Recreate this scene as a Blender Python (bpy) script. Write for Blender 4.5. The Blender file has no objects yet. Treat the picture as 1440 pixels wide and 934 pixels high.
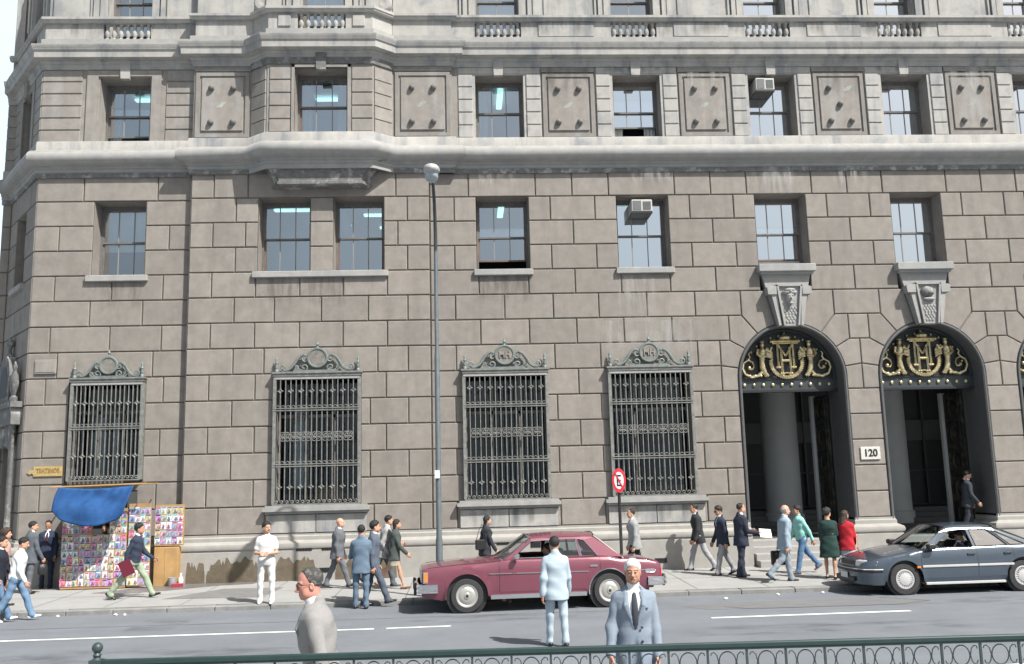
import bpy, bmesh, math, random
import numpy as np
from mathutils import Vector, Matrix
from mathutils.geometry import tessellate_polygon
R = math.radians
random.seed(7)
rng = np.random.default_rng(5)
S = bpy.context.scene
COL = S.collection

# ---------------------------------------------------------------- materials
def mat(name, col, rough=.8, var=0., scale=6., metal=0., bump=0., bscale=40., island=0., streak=0., streakcol=(.12,.13,.14),
        patch=0., patchcol=(.6,.6,.58), spec=.5, patchscale=1.2, coat=0., detail=6., perobj=None, st=(2.6,2.6,.35)):
    m = bpy.data.materials.new(name); m.use_nodes = True
    nt = m.node_tree; N = nt.nodes; Lk = nt.links
    b = N['Principled BSDF']
    b.inputs['Roughness'].default_value = rough; b.inputs['Metallic'].default_value = metal
    b.inputs['Specular IOR Level'].default_value = spec
    if coat: b.inputs['Coat Weight'].default_value = coat; b.inputs['Coat Roughness'].default_value = .05
    c = (*col, 1)
    b.inputs['Base Color'].default_value = c
    tc = N.new('ShaderNodeTexCoord')
    cur = None
    def mixc(a, bcol, fac, blend='MIX'):
        mx = N.new('ShaderNodeMix'); mx.data_type = 'RGBA'; mx.blend_type = blend
        if isinstance(a, tuple): mx.inputs[6].default_value = a
        else: Lk.new(a, mx.inputs[6])
        if isinstance(bcol, tuple): mx.inputs[7].default_value = bcol
        else: Lk.new(bcol, mx.inputs[7])
        if isinstance(fac, float): mx.inputs[0].default_value = fac
        else: Lk.new(fac, mx.inputs[0])
        return mx.outputs[2]
    def ramp(src, p0, p1, v0=0., v1=1.):
        r = N.new('ShaderNodeMapRange'); r.inputs[1].default_value = p0; r.inputs[2].default_value = p1
        r.inputs[3].default_value = v0; r.inputs[4].default_value = v1
        Lk.new(src, r.inputs[0]); return r.outputs[0]
    def noise(sc, det=6., rgh=.6, st=None):
        n = N.new('ShaderNodeTexNoise'); n.inputs['Scale'].default_value = sc; n.inputs['Detail'].default_value = det
        n.inputs['Roughness'].default_value = rgh
        if st:
            mp = N.new('ShaderNodeMapping'); mp.inputs['Scale'].default_value = st
            Lk.new(tc.outputs['Object'], mp.inputs[0]); Lk.new(mp.outputs[0], n.inputs[0])
        else: Lk.new(tc.outputs['Object'], n.inputs[0])
        return n.outputs[0]
    if perobj:   # list of colours chosen per object
        oi = N.new('ShaderNodeObjectInfo'); cr = N.new('ShaderNodeValToRGB'); cr.color_ramp.interpolation = 'CONSTANT'
        el = cr.color_ramp.elements
        while len(el) < len(perobj): el.new(.5)
        for i, pc in enumerate(perobj): el[i].position = i/len(perobj); el[i].color = (*pc, 1)
        Lk.new(oi.outputs['Random'], cr.inputs[0]); cur = cr.outputs[0]
    cur = cur if cur is not None else c
    if island:
        g = N.new('ShaderNodeNewGeometry'); v = ramp(g.outputs['Random Per Island'], 0, 1, 1-island, 1+island)
        cm = N.new('ShaderNodeCombineColor')
        for i in range(3): Lk.new(v, cm.inputs[i])
        cur = mixc(cur, cm.outputs[0], 1., 'MULTIPLY')
    if var:
        v = ramp(noise(scale, detail), .3, .7, 1-var, 1+var)
        cm = N.new('ShaderNodeCombineColor')
        for i in range(3): Lk.new(v, cm.inputs[i])
        cur = mixc(cur, cm.outputs[0], 1., 'MULTIPLY')
    if streak:
        f = ramp(noise(1., 5, .6, st), .5, .72, 0., streak)
        cur = mixc(cur, (*streakcol, 1), f)
    if patch:
        f = ramp(noise(patchscale, 8, .65), .52, .66, 0., patch)
        cur = mixc(cur, (*patchcol, 1), f)
    if not isinstance(cur, tuple): Lk.new(cur, b.inputs['Base Color'])
    if bump:
        bp = N.new('ShaderNodeBump'); bp.inputs['Strength'].default_value = bump; bp.inputs['Distance'].default_value = .02
        Lk.new(noise(bscale, 4), bp.inputs['Height']); Lk.new(bp.outputs[0], b.inputs['Normal'])
    return m

def glassmat(name, tint=(.85,.9,.92), refl=.1, rough=.0):
    m = bpy.data.materials.new(name); m.use_nodes = True
    N = m.node_tree.nodes; Lk = m.node_tree.links; N.clear()
    o = N.new('ShaderNodeOutputMaterial'); mx = N.new('ShaderNodeMixShader')
    t = N.new('ShaderNodeBsdfTransparent'); t.inputs[0].default_value = (*tint, 1)
    g = N.new('ShaderNodeBsdfGlossy'); g.inputs['Roughness'].default_value = rough; g.inputs[0].default_value = (.95,.97,1,1)
    fr = N.new('ShaderNodeFresnel'); fr.inputs[0].default_value = 1.5
    mr = N.new('ShaderNodeMapRange'); mr.inputs[3].default_value = refl; mr.inputs[4].default_value = 1.
    Lk.new(fr.outputs[0], mr.inputs[0]); Lk.new(mr.outputs[0], mx.inputs[0])
    Lk.new(t.outputs[0], mx.inputs[1]); Lk.new(g.outputs[0], mx.inputs[2]); Lk.new(mx.outputs[0], o.inputs[0])
    return m

def emit(name, col, s):
    m = bpy.data.materials.new(name); m.use_nodes = True
    b = m.node_tree.nodes['Principled BSDF']
    b.inputs['Base Color'].default_value = (*col, 1); b.inputs['Emission Color'].default_value = (*col, 1); b.inputs['Emission Strength'].default_value = s
    return m

def stainmat(name, col, amax, vertical=True, sc=1.):
    m=bpy.data.materials.new(name); m.use_nodes=True; N=m.node_tree.nodes; Lk=m.node_tree.links; N.clear()
    o=N.new('ShaderNodeOutputMaterial'); mx=N.new('ShaderNodeMixShader'); t=N.new('ShaderNodeBsdfTransparent'); d=N.new('ShaderNodeBsdfDiffuse'); d.inputs[0].default_value=(*col,1)
    tc=N.new('ShaderNodeTexCoord'); sp=N.new('ShaderNodeSeparateXYZ'); Lk.new(tc.outputs['Generated'],sp.inputs[0])
    def mr(src,a,b,c=0.,e=1.):
        q=N.new('ShaderNodeMapRange'); q.interpolation_type='SMOOTHSTEP'
        for i,v in enumerate((a,b,c,e)): q.inputs[i+1].default_value=v
        Lk.new(src,q.inputs[0]); return q.outputs[0]
    def mul(a,b):
        q=N.new('ShaderNodeMath'); q.operation='MULTIPLY'; Lk.new(a,q.inputs[0]); Lk.new(b,q.inputs[1]); return q.outputs[0]
    mp=N.new('ShaderNodeMapping'); mp.inputs['Scale'].default_value=(5*sc,5*sc,.7*sc) if vertical else (.9*sc,2.2*sc,1)
    nz=N.new('ShaderNodeTexNoise'); nz.inputs['Scale'].default_value=1.; nz.inputs['Detail'].default_value=7; nz.inputs['Roughness'].default_value=.65
    Lk.new(tc.outputs['Object'],mp.inputs[0]); Lk.new(mp.outputs[0],nz.inputs[0])
    f=mr(nz.outputs[0],.42,.68,0.,amax)
    f=mul(f,mul(mr(sp.outputs[0],0,.18),mr(sp.outputs[0],1.,.82)))
    f=mul(f,mr(sp.outputs[2],0.,.7) if vertical else mul(mr(sp.outputs[1],0,.3),mr(sp.outputs[1],1.,.7)))
    Lk.new(f,mx.inputs[0]); Lk.new(t.outputs[0],mx.inputs[1]); Lk.new(d.outputs[0],mx.inputs[2]); Lk.new(mx.outputs[0],o.inputs[0])
    return m
M = {}
M['stainw']=stainmat('lime_stain',(.52,.52,.50),.40); M['staind']=stainmat('soot_stain',(.09,.09,.086),.34); M['oil']=stainmat('oil_stain',(.09,.094,.10),.30,False)
M['stone'] = mat('stone_ashlar', (.247,.226,.205), .92, .13, 4., bump=.55, bscale=60., island=.075, streak=.40, streakcol=(.15,.138,.125), patch=.35, patchcol=(.18,.165,.15), patchscale=.7, detail=10.)
M['joint'] = mat('stone_joint', (.185,.168,.151), .95)
M['pale'] = mat('stone_pale', (.365,.357,.338), .85, .15, 3., bump=.3, bscale=45., streak=.8, streakcol=(.15,.165,.185), patch=.75, patchcol=(.185,.20,.22), patchscale=1.5)
M['band'] = mat('stone_band', (.305,.302,.292), .8, .12, 4., bump=.3, bscale=40., streak=.5, streakcol=(.23,.245,.26), patch=.6, patchcol=(.235,.245,.255), patchscale=1.1)
M['panel'] = mat('stone_panel', (.25,.232,.212), .9, .12, 5., bump=.45, bscale=60., streak=.5, streakcol=(.36,.365,.36), patch=.4, patchcol=(.16,.165,.165), patchscale=1.6)
M['renderpanel'] = mat('stone_rendered', (.215,.205,.19), .9, .12, 4., bump=.4, bscale=60., streak=.5, streakcol=(.34,.345,.34))  # slightly darker rendered stone for the raised panel frames
M['crust_shade'] = mat('stone_crusted_shade', (.15,.15,.148), .95, .25, 8., bump=.6, bscale=30., patch=.6, patchcol=(.55,.55,.53), patchscale=3.2)  # grime crust; on the side doorcase its dark tone stands in for shade
M['plinth'] = mat('stone_plinth', (.315,.305,.285), .85, .10, 4., bump=.3, bscale=50., streak=.35, streakcol=(.29,.28,.26))
M['brown'] = mat('bare_brown_render', (.125,.103,.073), .9, .22, 5., bump=.4, bscale=30., patch=.3, patchcol=(.13,.11,.08), patchscale=2.)
M['muntin'] = mat('glazing_bar_paint', (.24,.235,.225), .5)
M['sash'] = mat('sash_paint', (.14,.133,.127), .5, .2, 8.)
M['sashbrown'] = mat('sash_wood', (.16,.10,.08), .6, .2, 8.)
M['glass'] = glassmat('window_glass', (.80,.87,.9), .44)
M['blind'] = mat('blind_cloth', (.80,.82,.82), .9, .05, 3.)
M['curtain'] = mat('curtain_cloth', (.66,.70,.72), .9, .05, 3.)
M['room'] = mat('room_skylit', (.42,.50,.58), .9, .05, 2.)  # wall colour tinted blue to carry the blue light inside the rooms
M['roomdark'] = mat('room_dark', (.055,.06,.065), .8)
M['tube'] = emit('lamp_tube', (.60,1.,.92), 1.25)
M['lamphead']=mat('lamp_shell', (.36,.37,.37), .5, .1, 6.)
M['glass3'] = glassmat('window_glass_sky', (.78,.90,.97), .78)
M['stud']=mat('stud_stone', (.13,.13,.127), .7, .2, 9.)
M['lining'] = mat('arch_lining_shade', (.085,.088,.092), .6, .10, 6., bump=.2, bscale=50.)  # lining colour darkened to hold the shade of the deep jamb
M['iron'] = mat('iron_verdigris', (.165,.195,.19), .55, .22, 9., metal=.15, bump=.2, bscale=60.)
M['irondark'] = mat('iron_dark', (.045,.055,.06), .45, .2, 9., metal=.2)
M['bronze'] = mat('bronze_dark', (.055,.055,.05), .35, .4, 5., metal=.7, patch=.5, patchcol=(.25,.19,.09), patchscale=5.)
M['gold'] = mat('gilding', (.66,.57,.35), .38, .3, 16., metal=.8, patch=.6, patchcol=(.16,.12,.06), patchscale=7.)
M['brass'] = mat('brass_plate', (.50,.37,.16), .5, .3, 20., metal=.3)
M['brassdk'] = mat('brass_letter', (.28,.18,.06), .5)
M['platewhite']=mat('enamel_plate',(.55,.54,.5),.6,.15,14.)
M['white'] = mat('white_paint', (.78,.78,.76), .6, .04, 8.)
M['black'] = mat('black_paint', (.018,.018,.02), .45)
M['red'] = mat('red_paint', (.55,.03,.05), .45)
M['asphalt'] = mat('asphalt', (.165,.182,.205), .85, .10, 1.1, bump=.5, bscale=180., patch=.25, patchcol=(.155,.16,.168), patchscale=.5, detail=9., streak=.45, streakcol=(.14,.148,.158), st=(.12,2.2,1.))
M['asphalt2'] = mat('asphalt_patch', (.165,.17,.176), .88, .10, 2., bump=.5, bscale=180.)
M['tar'] = mat('tar_seam', (.075,.077,.08), .7)
M['pave'] = mat('pavement', (.30,.303,.30), .9, .09, 1.6, bump=.35, bscale=90., patch=.35, patchcol=(.30,.295,.285), patchscale=.8, detail=9.)
M['pavedark'] = mat('pavement_dark', (.17,.17,.17), .85, .12, 3., bump=.3, bscale=90.)
M['wet'] = mat('pavement_wet', (.15,.145,.14), .35, .15, 3.)
M['kerb'] = mat('kerb_stone', (.22,.22,.215), .9, .22, 3., bump=.5, bscale=30.)
M['linepaint'] = mat('road_paint', (.78,.78,.75), .7, .08, 20., patch=.35, patchcol=(.5,.5,.49), patchscale=5.)
M['tarp'] = mat('tarp_blue', (.012,.070,.215), .9, .22, 5., bump=.25, bscale=14.)
M['wood'] = mat('wood_ply', (.40,.25,.105), .65, .18, 3., streak=.35, streakcol=(.26,.15,.06))
M['steelpole'] = mat('pole_paint', (.12,.145,.16), .5, .14, 6., metal=.2)
M['ac'] = mat('ac_case', (.46,.46,.44), .5, .07, 8.)
M['acdark'] = mat('ac_grille', (.12,.125,.13), .6)
M['rail'] = mat('fence_green', (.017,.041,.041), .4, .12, 12.)
M['fencebar'] = mat('fence_bar', (.035,.055,.056), .45, .1, 12.)
M['colgrey'] = mat('lobby_column', (.50,.51,.51), .6, .06, 2.)
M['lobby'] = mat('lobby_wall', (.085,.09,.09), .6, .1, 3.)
M['lobbyband'] = mat('lobby_band', (.17,.18,.18), .6)
M['step'] = mat('step_stone', (.31,.305,.295), .8, .08, 4., bump=.2, bscale=50.)
M['floorlobby'] = mat('lobby_floor', (.33,.29,.25), .5, .1, 3.)

# ---------------------------------------------------------------- objects
def tag(o, label=None, cat=None, group=None, kind=None):
    if label: o['label'] = label
    if cat: o['category'] = cat
    if group: o['group'] = group
    if kind: o['kind'] = kind
    return o

def empty(name, loc=(0,0,0), rz=0., label=None, cat=None, group=None):
    o = bpy.data.objects.new(name, None); COL.objects.link(o); o.location = loc; o.rotation_euler = (0,0,rz)
    o.empty_display_size = .2
    return tag(o, label, cat, group)

class MB:
    def __init__(s): s.v=[]; s.f=[]; s.m=[]; s.X=None
    def av(s, pts):
        b=len(s.v)
        if s.X is None: s.v.extend([tuple(p) for p in pts])
        else: s.v.extend([tuple(s.X @ Vector(p)) for p in pts])
        return b
    def face(s, pts, m=0):
        b=s.av(pts); s.f.append(tuple(range(b,b+len(pts)))); s.m.append(m)
    def box(s, x0,x1,y0,y1,z0,z1,m=0):
        b=s.av([(x0,y0,z0),(x1,y0,z0),(x1,y1,z0),(x0,y1,z0),(x0,y0,z1),(x1,y0,z1),(x1,y1,z1),(x0,y1,z1)])
        for q in ((0,1,5,4),(1,2,6,5),(2,3,7,6),(3,0,4,7),(4,5,6,7),(3,2,1,0)): s.f.append(tuple(b+i for i in q)); s.m.append(m)
    def bbox(s, x0,x1,y0,y1,z0,z1,c=.01,m=0):   # chamfered box
        pts=[]
        for z,ii in ((z0,c),(z0+c,0),(z1-c,0),(z1,c)):
            pts.append([(x0+c+ii,y0+ii,z),(x1-c-ii,y0+ii,z),(x1-ii,y0+c+ii,z),(x1-ii,y1-c-ii,z),(x1-c-ii,y1-ii,z),(x0+c+ii,y1-ii,z),(x0+ii,y1-c-ii,z),(x0+ii,y0+c+ii,z)])
        s.loft(pts, m=m, caps=True)
    def loft(s, rings, m=0, caps=False, closed=True):
        n=len(rings[0]); b=s.av([p for r in rings for p in r])
        for i in range(len(rings)-1):
            for j in range(n if closed else n-1):
                k=(j+1)%n
                s.f.append((b+i*n+j,b+i*n+k,b+(i+1)*n+k,b+(i+1)*n+j)); s.m.append(m)
        if caps:
            s.f.append(tuple(b+j for j in reversed(range(n)))); s.m.append(m)
            e=b+(len(rings)-1)*n; s.f.append(tuple(e+j for j in range(n))); s.m.append(m)
    def prism(s, poly, y0, y1, m=0, axis='y', back=True):
        n=len(poly)
        if axis=='y': A=[(p[0],y0,p[1]) for p in poly]; B=[(p[0],y1,p[1]) for p in poly]
        elif axis=='z': A=[(p[0],p[1],y0) for p in poly]; B=[(p[0],p[1],y1) for p in poly]
        else: A=[(y0,p[0],p[1]) for p in poly]; B=[(y1,p[0],p[1]) for p in poly]
        b=s.av(A+B)
        s.f.append(tuple(b+i for i in range(n))); s.m.append(m)
        if back: s.f.append(tuple(b+n+i for i in reversed(range(n)))); s.m.append(m)
        for i in range(n):
            j=(i+1)%n; s.f.append((b+i,b+n+i,b+n+j,b+j)); s.m.append(m)
    def tube(s, path, r, n=6, m=0, caps=True):
        P=[Vector(p) for p in path]; k=len(P)
        rr=[r]*k if not isinstance(r,(list,tuple)) else r
        rings=[]; up=None
        for i in range(k):
            d=(P[min(i+1,k-1)]-P[max(i-1,0)])
            d=d.normalized() if d.length>1e-9 else Vector((0,0,1))
            if up is None:
                a=Vector((0,0,1)) if abs(d.z)<.9 else Vector((1,0,0))
                up=(a-d*a.dot(d)).normalized()
            else:
                up=(up-d*up.dot(d)); up=up.normalized() if up.length>1e-6 else d.orthogonal().normalized()
            sd=d.cross(up)
            rings.append([tuple(P[i]+rr[i]*(math.cos(2*math.pi*j/n)*up+math.sin(2*math.pi*j/n)*sd)) for j in range(n)])
        s.loft(rings,m,caps)
    def lathe(s, prof, c=(0,0,0), n=16, m=0, axis='z'):
        rings=[]
        for r,h in prof:
            ring=[]
            for j in range(n):
                a=2*math.pi*j/n; u,w=r*math.cos(a),r*math.sin(a)
                if axis=='z': p=(c[0]+u,c[1]+w,c[2]+h)
                elif axis=='y': p=(c[0]+u,c[1]+h,c[2]+w)
                else: p=(c[0]+h,c[1]+u,c[2]+w)
                ring.append(p)
            rings.append(ring)
        s.loft(rings,m,True)
    def ball(s, c, r, nu=12, nv=8, m=0):
        if not isinstance(r,(tuple,list)): r=(r,r,r)
        rings=[]
        for i in range(nv+1):
            t=math.pi*(i/nv); t=min(max(t,.02),math.pi-.02)
            rings.append([(c[0]+r[0]*math.sin(t)*math.cos(2*math.pi*j/nu),c[1]+r[1]*math.sin(t)*math.sin(2*math.pi*j/nu),c[2]-r[2]*math.cos(t)) for j in range(nu)])
        s.loft(rings,m,True)
    def sweep(s, path, prof, m=0, caps=True):   # plan path (x,y), profile (out,z); outward = right-hand side of travel
        n=len(path); nor=[]
        for i in range(n-1):
            dx,dy=path[i+1][0]-path[i][0],path[i+1][1]-path[i][1]; l=math.hypot(dx,dy); nor.append((dy/l,-dx/l))
        rings=[]
        for i in range(n):
            a=nor[max(i-1,0)]; b=nor[min(i,n-2)]
            mx,my=a[0]+b[0],a[1]+b[1]; l2=mx*mx+my*my
            k=2./l2 if l2>.3 else 2.
            rings.append([(path[i][0]+mx*k*o,path[i][1]+my*k*o,z) for o,z in prof])
        s.loft(rings,m,False,closed=False)
        if caps:
            for r in (rings[0],rings[-1]):
                s.face(r,m)
    def rect(s,x0,x1,z0,z1,y,m=0): s.face([(x0,y,z0),(x1,y,z0),(x1,y,z1),(x0,y,z1)],m)
    def build(s, name, mats, parent=None, smooth=None, label=None, recalc=True):
        me=bpy.data.meshes.new(name); me.from_pydata(s.v,[],s.f)
        if not isinstance(mats,(list,tuple)): mats=[mats]
        for mm in mats: me.materials.append(mm)
        me.polygons.foreach_set('material_index',np.array(s.m,dtype=np.int32))
        if recalc:
            bm=bmesh.new(); bm.from_mesh(me); bmesh.ops.recalc_face_normals(bm,faces=bm.faces[:]); bm.to_mesh(me); bm.free()
        if smooth is not None:
            me.shade_smooth(); me.set_sharp_from_angle(angle=R(smooth))
        me.update()
        o=bpy.data.objects.new(name,me); COL.objects.link(o)
        if parent: o.parent=parent
        if label: o['label']=label
        return o

def copy_tree(o, parent=None):
    c=o.copy(); COL.objects.link(c)
    if parent: c.parent=parent
    for ch in o.children: copy_tree(ch,c)
    return c

def text_mesh(body, size, depth, bold=0.):
    cu=bpy.data.curves.new('lettering','FONT'); cu.body=body; cu.size=size; cu.extrude=depth; cu.offset=bold
    cu.align_x='CENTER'; cu.align_y='CENTER'
    o=bpy.data.objects.new('lettering',cu); COL.objects.link(o)
    dg=bpy.context.evaluated_depsgraph_get(); dg.update()
    me=bpy.data.meshes.new_from_object(o.evaluated_get(dg))
    COL.objects.unlink(o); bpy.data.objects.remove(o)
    return me
def text_obj(name, body, size, depth, mtl, parent, loc, sx=1., bold=0.):
    me=text_mesh(body,size,depth,bold); me.materials.clear(); me.materials.append(mtl)
    o=bpy.data.objects.new(name,me); COL.objects.link(o); o.parent=parent
    o.location=loc; o.rotation_euler=(R(90),0,0); o.scale=(sx,1,1)
    return o
# ================================================================ THE BUILDING
Zc, HC = 1.169, .69
def L(i): return Zc + HC*i
BX = [1.08, 4.985, 8.89, 12.79, 16.695]      # bay centres of the long front
ARC = BX[2:]
YR, YP, YL = 0., -.10, .10                   # wall faces: long front, corner pavilion, left return
XL, XP0, XP1, XU1, XR = -11.55, -7.37, -.92, -.25, 20.0
PC = -3.84                                   # pavilion axis
LCX = -9.32
CHE = (-13.64, 2.5)
CH0, CH1 = Vector((-13.36, 2.5)), Vector((XL, YL))   # canted corner wall, far end -> corner
bld = empty('office_building', (0,0,0), 0, 'massive grey brown stone office building with rusticated walls, iron window grilles and arched entrances', 'building')

def inset(poly, g):
    n=len(poly); out=[]
    ar=sum(poly[i][0]*poly[(i+1)%n][1]-poly[(i+1)%n][0]*poly[i][1] for i in range(n))
    sg=1 if ar>0 else -1
    for i in range(n):
        p0,p,p1=poly[i-1],poly[i],poly[(i+1)%n]
        a=Vector((p[0]-p0[0],p[1]-p0[1])); b=Vector((p1[0]-p[0],p1[1]-p[1]))
        if a.length<1e-6 or b.length<1e-6: out.append(p); continue
        a.normalize(); b.normalize()
        na=Vector((-a.y,a.x))*sg; nb=Vector((-b.y,b.x))*sg
        m=na+nb; l2=m.length_squared
        k=2/l2 if l2>.5 else 2.
        out.append((p[0]+m.x*k*g,p[1]+m.y*k*g))
    return out

DEP=.042; GAP=.015
_rb=random.Random(4)
def block(mb, poly, y):          # one dressed block: raised face with a chamfer, and the joint bed behind it
    a=inset(poly,GAP); b=inset(poly,GAP+.016); yj=y; y=y+_rb.uniform(-.005,.006)
    n=len(poly)
    mb.face([(p[0],y+DEP,p[1]) for p in poly],1)
    i0=mb.av([(p[0],y+DEP,p[1]) for p in a]+[(p[0],y+.014,p[1]) for p in a]+[(p[0],y,p[1]) for p in b])
    for r in range(2):
        for i in range(n):
            j=(i+1)%n; mb.f.append((i0+r*n+i,i0+r*n+j,i0+(r+1)*n+j,i0+(r+1)*n+i)); mb.m.append(0)
    mb.f.append(tuple(i0+2*n+i for i in range(n))); mb.m.append(0)

def course(mb, x0,x1,z0,z1,joints,holes,y):
    segs=[(x0,x1)]
    for hx0,hx1,hz0,hz1 in holes:
        if hz0<z1-.05 and hz1>z0+.05:
            ns=[]
            for a,b in segs:
                if hx1<=a or hx0>=b: ns.append((a,b)); continue
                if hx0-a>.02: ns.append((a,hx0))
                if b-hx1>.02: ns.append((hx1,b))
            segs=ns
    for a,b in segs:
        xs=[a]+sorted(j for j in joints if a+.12<j<b-.12)+[b]
        for u,v in zip(xs[:-1],xs[1:]): block(mb,[(u,z0),(v,z0),(v,z1),(u,z1)],y)

def reveal(mb,x0,x1,z0,z1,y0,y1,m=0,floor=True):
    mb.face([(x0,y0,z0),(x0,y1,z0),(x0,y1,z1),(x0,y0,z1)],m); mb.face([(x1,y0,z0),(x1,y1,z0),(x1,y1,z1),(x1,y0,z1)],m)
    mb.face([(x0,y0,z1),(x1,y0,z1),(x1,y1,z1),(x0,y1,z1)],m)
    if floor: mb.face([(x0,y0,z0),(x1,y0,z0),(x1,y1,z0),(x0,y1,z0)],m)

wall=MB()     # rusticated lower wall
W2=(L(10),L(13)); WG=(L(1),L(6))
# --- left return
hl=[(LCX-.68,LCX+.70,*W2),(-10.42,-8.46,2.55,L(6))]
jl={13:[-10.3,-8.32],12:[],11:[-10.9,-7.98],10:[],9:[-10.95,-9.45,-8.1],8:[-10.0,-8.62],7:[-11.0,-9.45,-8.1],6:[-10.78,-8.3],5:[-11.05,-8.0],4:[],3:[-11.05,-8.05],2:[],1:[-11.05,-8.1],0:[-10.2,-8.8]}
for i in range(14): course(wall,XL,XP0,L(i),L(i+1),jl[i],hl,YL)
reveal(wall,*hl[0],YL+.02,YL+.62,0); reveal(wall,*hl[1],YL+.02,YL+.5,0)
# --- pavilion
ww=.685
pw=[(-5.55,-4.16),(-3.53,-2.17)]
hp=[(a,b,*W2) for a,b in pw]+[(-5.03,-2.79,*WG)]
def pj(*d): return [PC+q for q in d]+[PC-q for q in d if q]
jp={13:pj(2.92,2.0),12:pj(2.31),11:pj(2.92,2.05),10:pj(2.31),9:pj(2.92,1.76,.58),8:pj(2.31,1.25,0),7:pj(2.92,1.76,.58),6:pj(2.31,1.5),5:pj(2.92,1.72),4:pj(2.31,1.3),3:pj(2.92,1.72),2:pj(2.31,1.3),1:pj(2.92,1.72),0:pj(2.6,1.4,0)}
for i in range(14): course(wall,XP0,XP1,L(i),L(i+1),jp[i],hp,YP)
for h in hp[:2]: reveal(wall,*h,YP+.02,YP+.62,0)
reveal(wall,*hp[2],YP+.02,YP+.55,0)
for x,ya,yb in ((XP0,YP,YL+DEP),(XP1,YP,YR+DEP)):
    wall.face([(x,ya+.01,Zc),(x,yb,Zc),(x,yb,L(14)),(x,ya+.01,L(14))],0)
# --- long front
holes=[(c-.72,c+.72,*W2) for c in BX]+[(c-1.13,c+1.1,*WG) for c in BX[:2]]
RA=1.50; SPZ=4.96
holes+=[(c-RA,c+RA,0,L(5)) for c in ARC]
def rj(offs):
    out=[]
    for c in BX: out+= [c+o for o in offs]
    return out
mid=[c+1.9525 for c in BX]
jr={13:rj([-.93,.93])+mid,12:rj([-1.33,1.33]),11:mid,10:rj([-1.33,1.33]),9:rj([-.68,.68])+mid,8:rj([0,-1.33,1.33]),7:rj([-.66,.66])+mid,6:rj([-1.33,1.33]),5:mid,4:rj([-1.36,1.36]),3:mid,2:rj([-1.36,1.36]),1:mid,0:rj([-1.36,1.36,0])}
A0=ARC[0]-1.9525-.0       # the arched zone starts here
X7=ARC[0]-1.665; 
for i in range(14):
    if i>=9:
        hh=holes+([(c-.71,c+.71,L(9),L(10)) for c in ARC] if i==9 else [])
        course(wall,XP1,XR,L(i),L(i+1),jr[i],hh,YR)
    elif i<=4:
        course(wall,XP1,ARC[0],L(i),L(i+1),[j for j in jr[i] if j<A0+.7],holes,YR)
        for c in ARC: 
            course(wall,c,min(c+3.905,XR),L(i),L(i+1),[],holes,YR)
    else:
        e={5:A0,6:A0,7:ARC[0]-1.67,8:ARC[0]-1.30}[i]
        course(wall,XP1,e,L(i),L(i+1),[j for j in jr[i] if j<e-.4],holes,YR)
def arcp(a0,a1,n=10): return [(RA*math.cos(R(a0+(a1-a0)*k/n)),SPZ+RA*math.sin(R(a0+(a1-a0)*k/n))) for k in range(n+1)]
hs=1.9525
def kx(z): return .335+(.70-.335)*(z-6.42)/(7.72-6.42)    # keystone half width
for c in ARC:
    for s in (-1,1):
        T=lambda pl: [(c+s*p[0],p[1]) for p in pl]
        block(wall,T([(RA,L(5)),]+arcp(0,10.5,4)+[(hs,L(6)),(hs,L(5))]),YR)
        block(wall,T(arcp(10.5,32.5,6)+[(1.67,L(7)),(hs,L(7)),(hs,L(6))]),YR)
        block(wall,T(arcp(32.5,54,6)+[(1.30,L(8)),(1.67,L(8)),(1.67,L(7))]),YR)
        a_end=math.degrees(math.acos(.36/RA))
        block(wall,T(arcp(54,a_end,6)+[(kx(L(9)),L(9)),(1.30,L(9)),(1.30,L(8))]),YR)
    block(wall,[(c+1.67,L(7)),(c+2*hs-1.67,L(7)),(c+2*hs-1.67,L(8)),(c+1.67,L(8))],YR)
    block(wall,[(c+1.30,L(8)),(c+2*hs-1.30,L(8)),(c+2*hs-1.30,L(9)),(c+1.30,L(9))],YR)
    wall.face([(c-.75,YR+DEP,6.38),(c+.75,YR+DEP,6.38),(c+.75,YR+DEP,L(9)+.01),(c-.75,YR+DEP,L(9)+.01)],1)
for c in BX: reveal(wall,c-.72,c+.72,*W2,YR+.02,YR+.62,0)
for c in BX[:2]: reveal(wall,c-1.13,c+1.1,*WG,YR+.02,YR+.55,0)
wall.build('rusticated_wall',[M['stone'],M['joint']],bld)

# --- arch linings: roll moulding and deep jamb
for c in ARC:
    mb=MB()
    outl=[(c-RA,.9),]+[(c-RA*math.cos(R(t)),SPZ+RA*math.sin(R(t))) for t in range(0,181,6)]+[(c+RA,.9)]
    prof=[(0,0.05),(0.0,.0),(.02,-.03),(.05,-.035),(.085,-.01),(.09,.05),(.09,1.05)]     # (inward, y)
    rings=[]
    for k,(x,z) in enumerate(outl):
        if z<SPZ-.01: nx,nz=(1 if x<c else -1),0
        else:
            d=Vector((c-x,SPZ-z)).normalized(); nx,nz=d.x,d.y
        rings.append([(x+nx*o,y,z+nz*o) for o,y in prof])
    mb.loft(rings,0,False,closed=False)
    mb.build('arch_lining',[M['lining']],bld,smooth=40)

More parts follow.
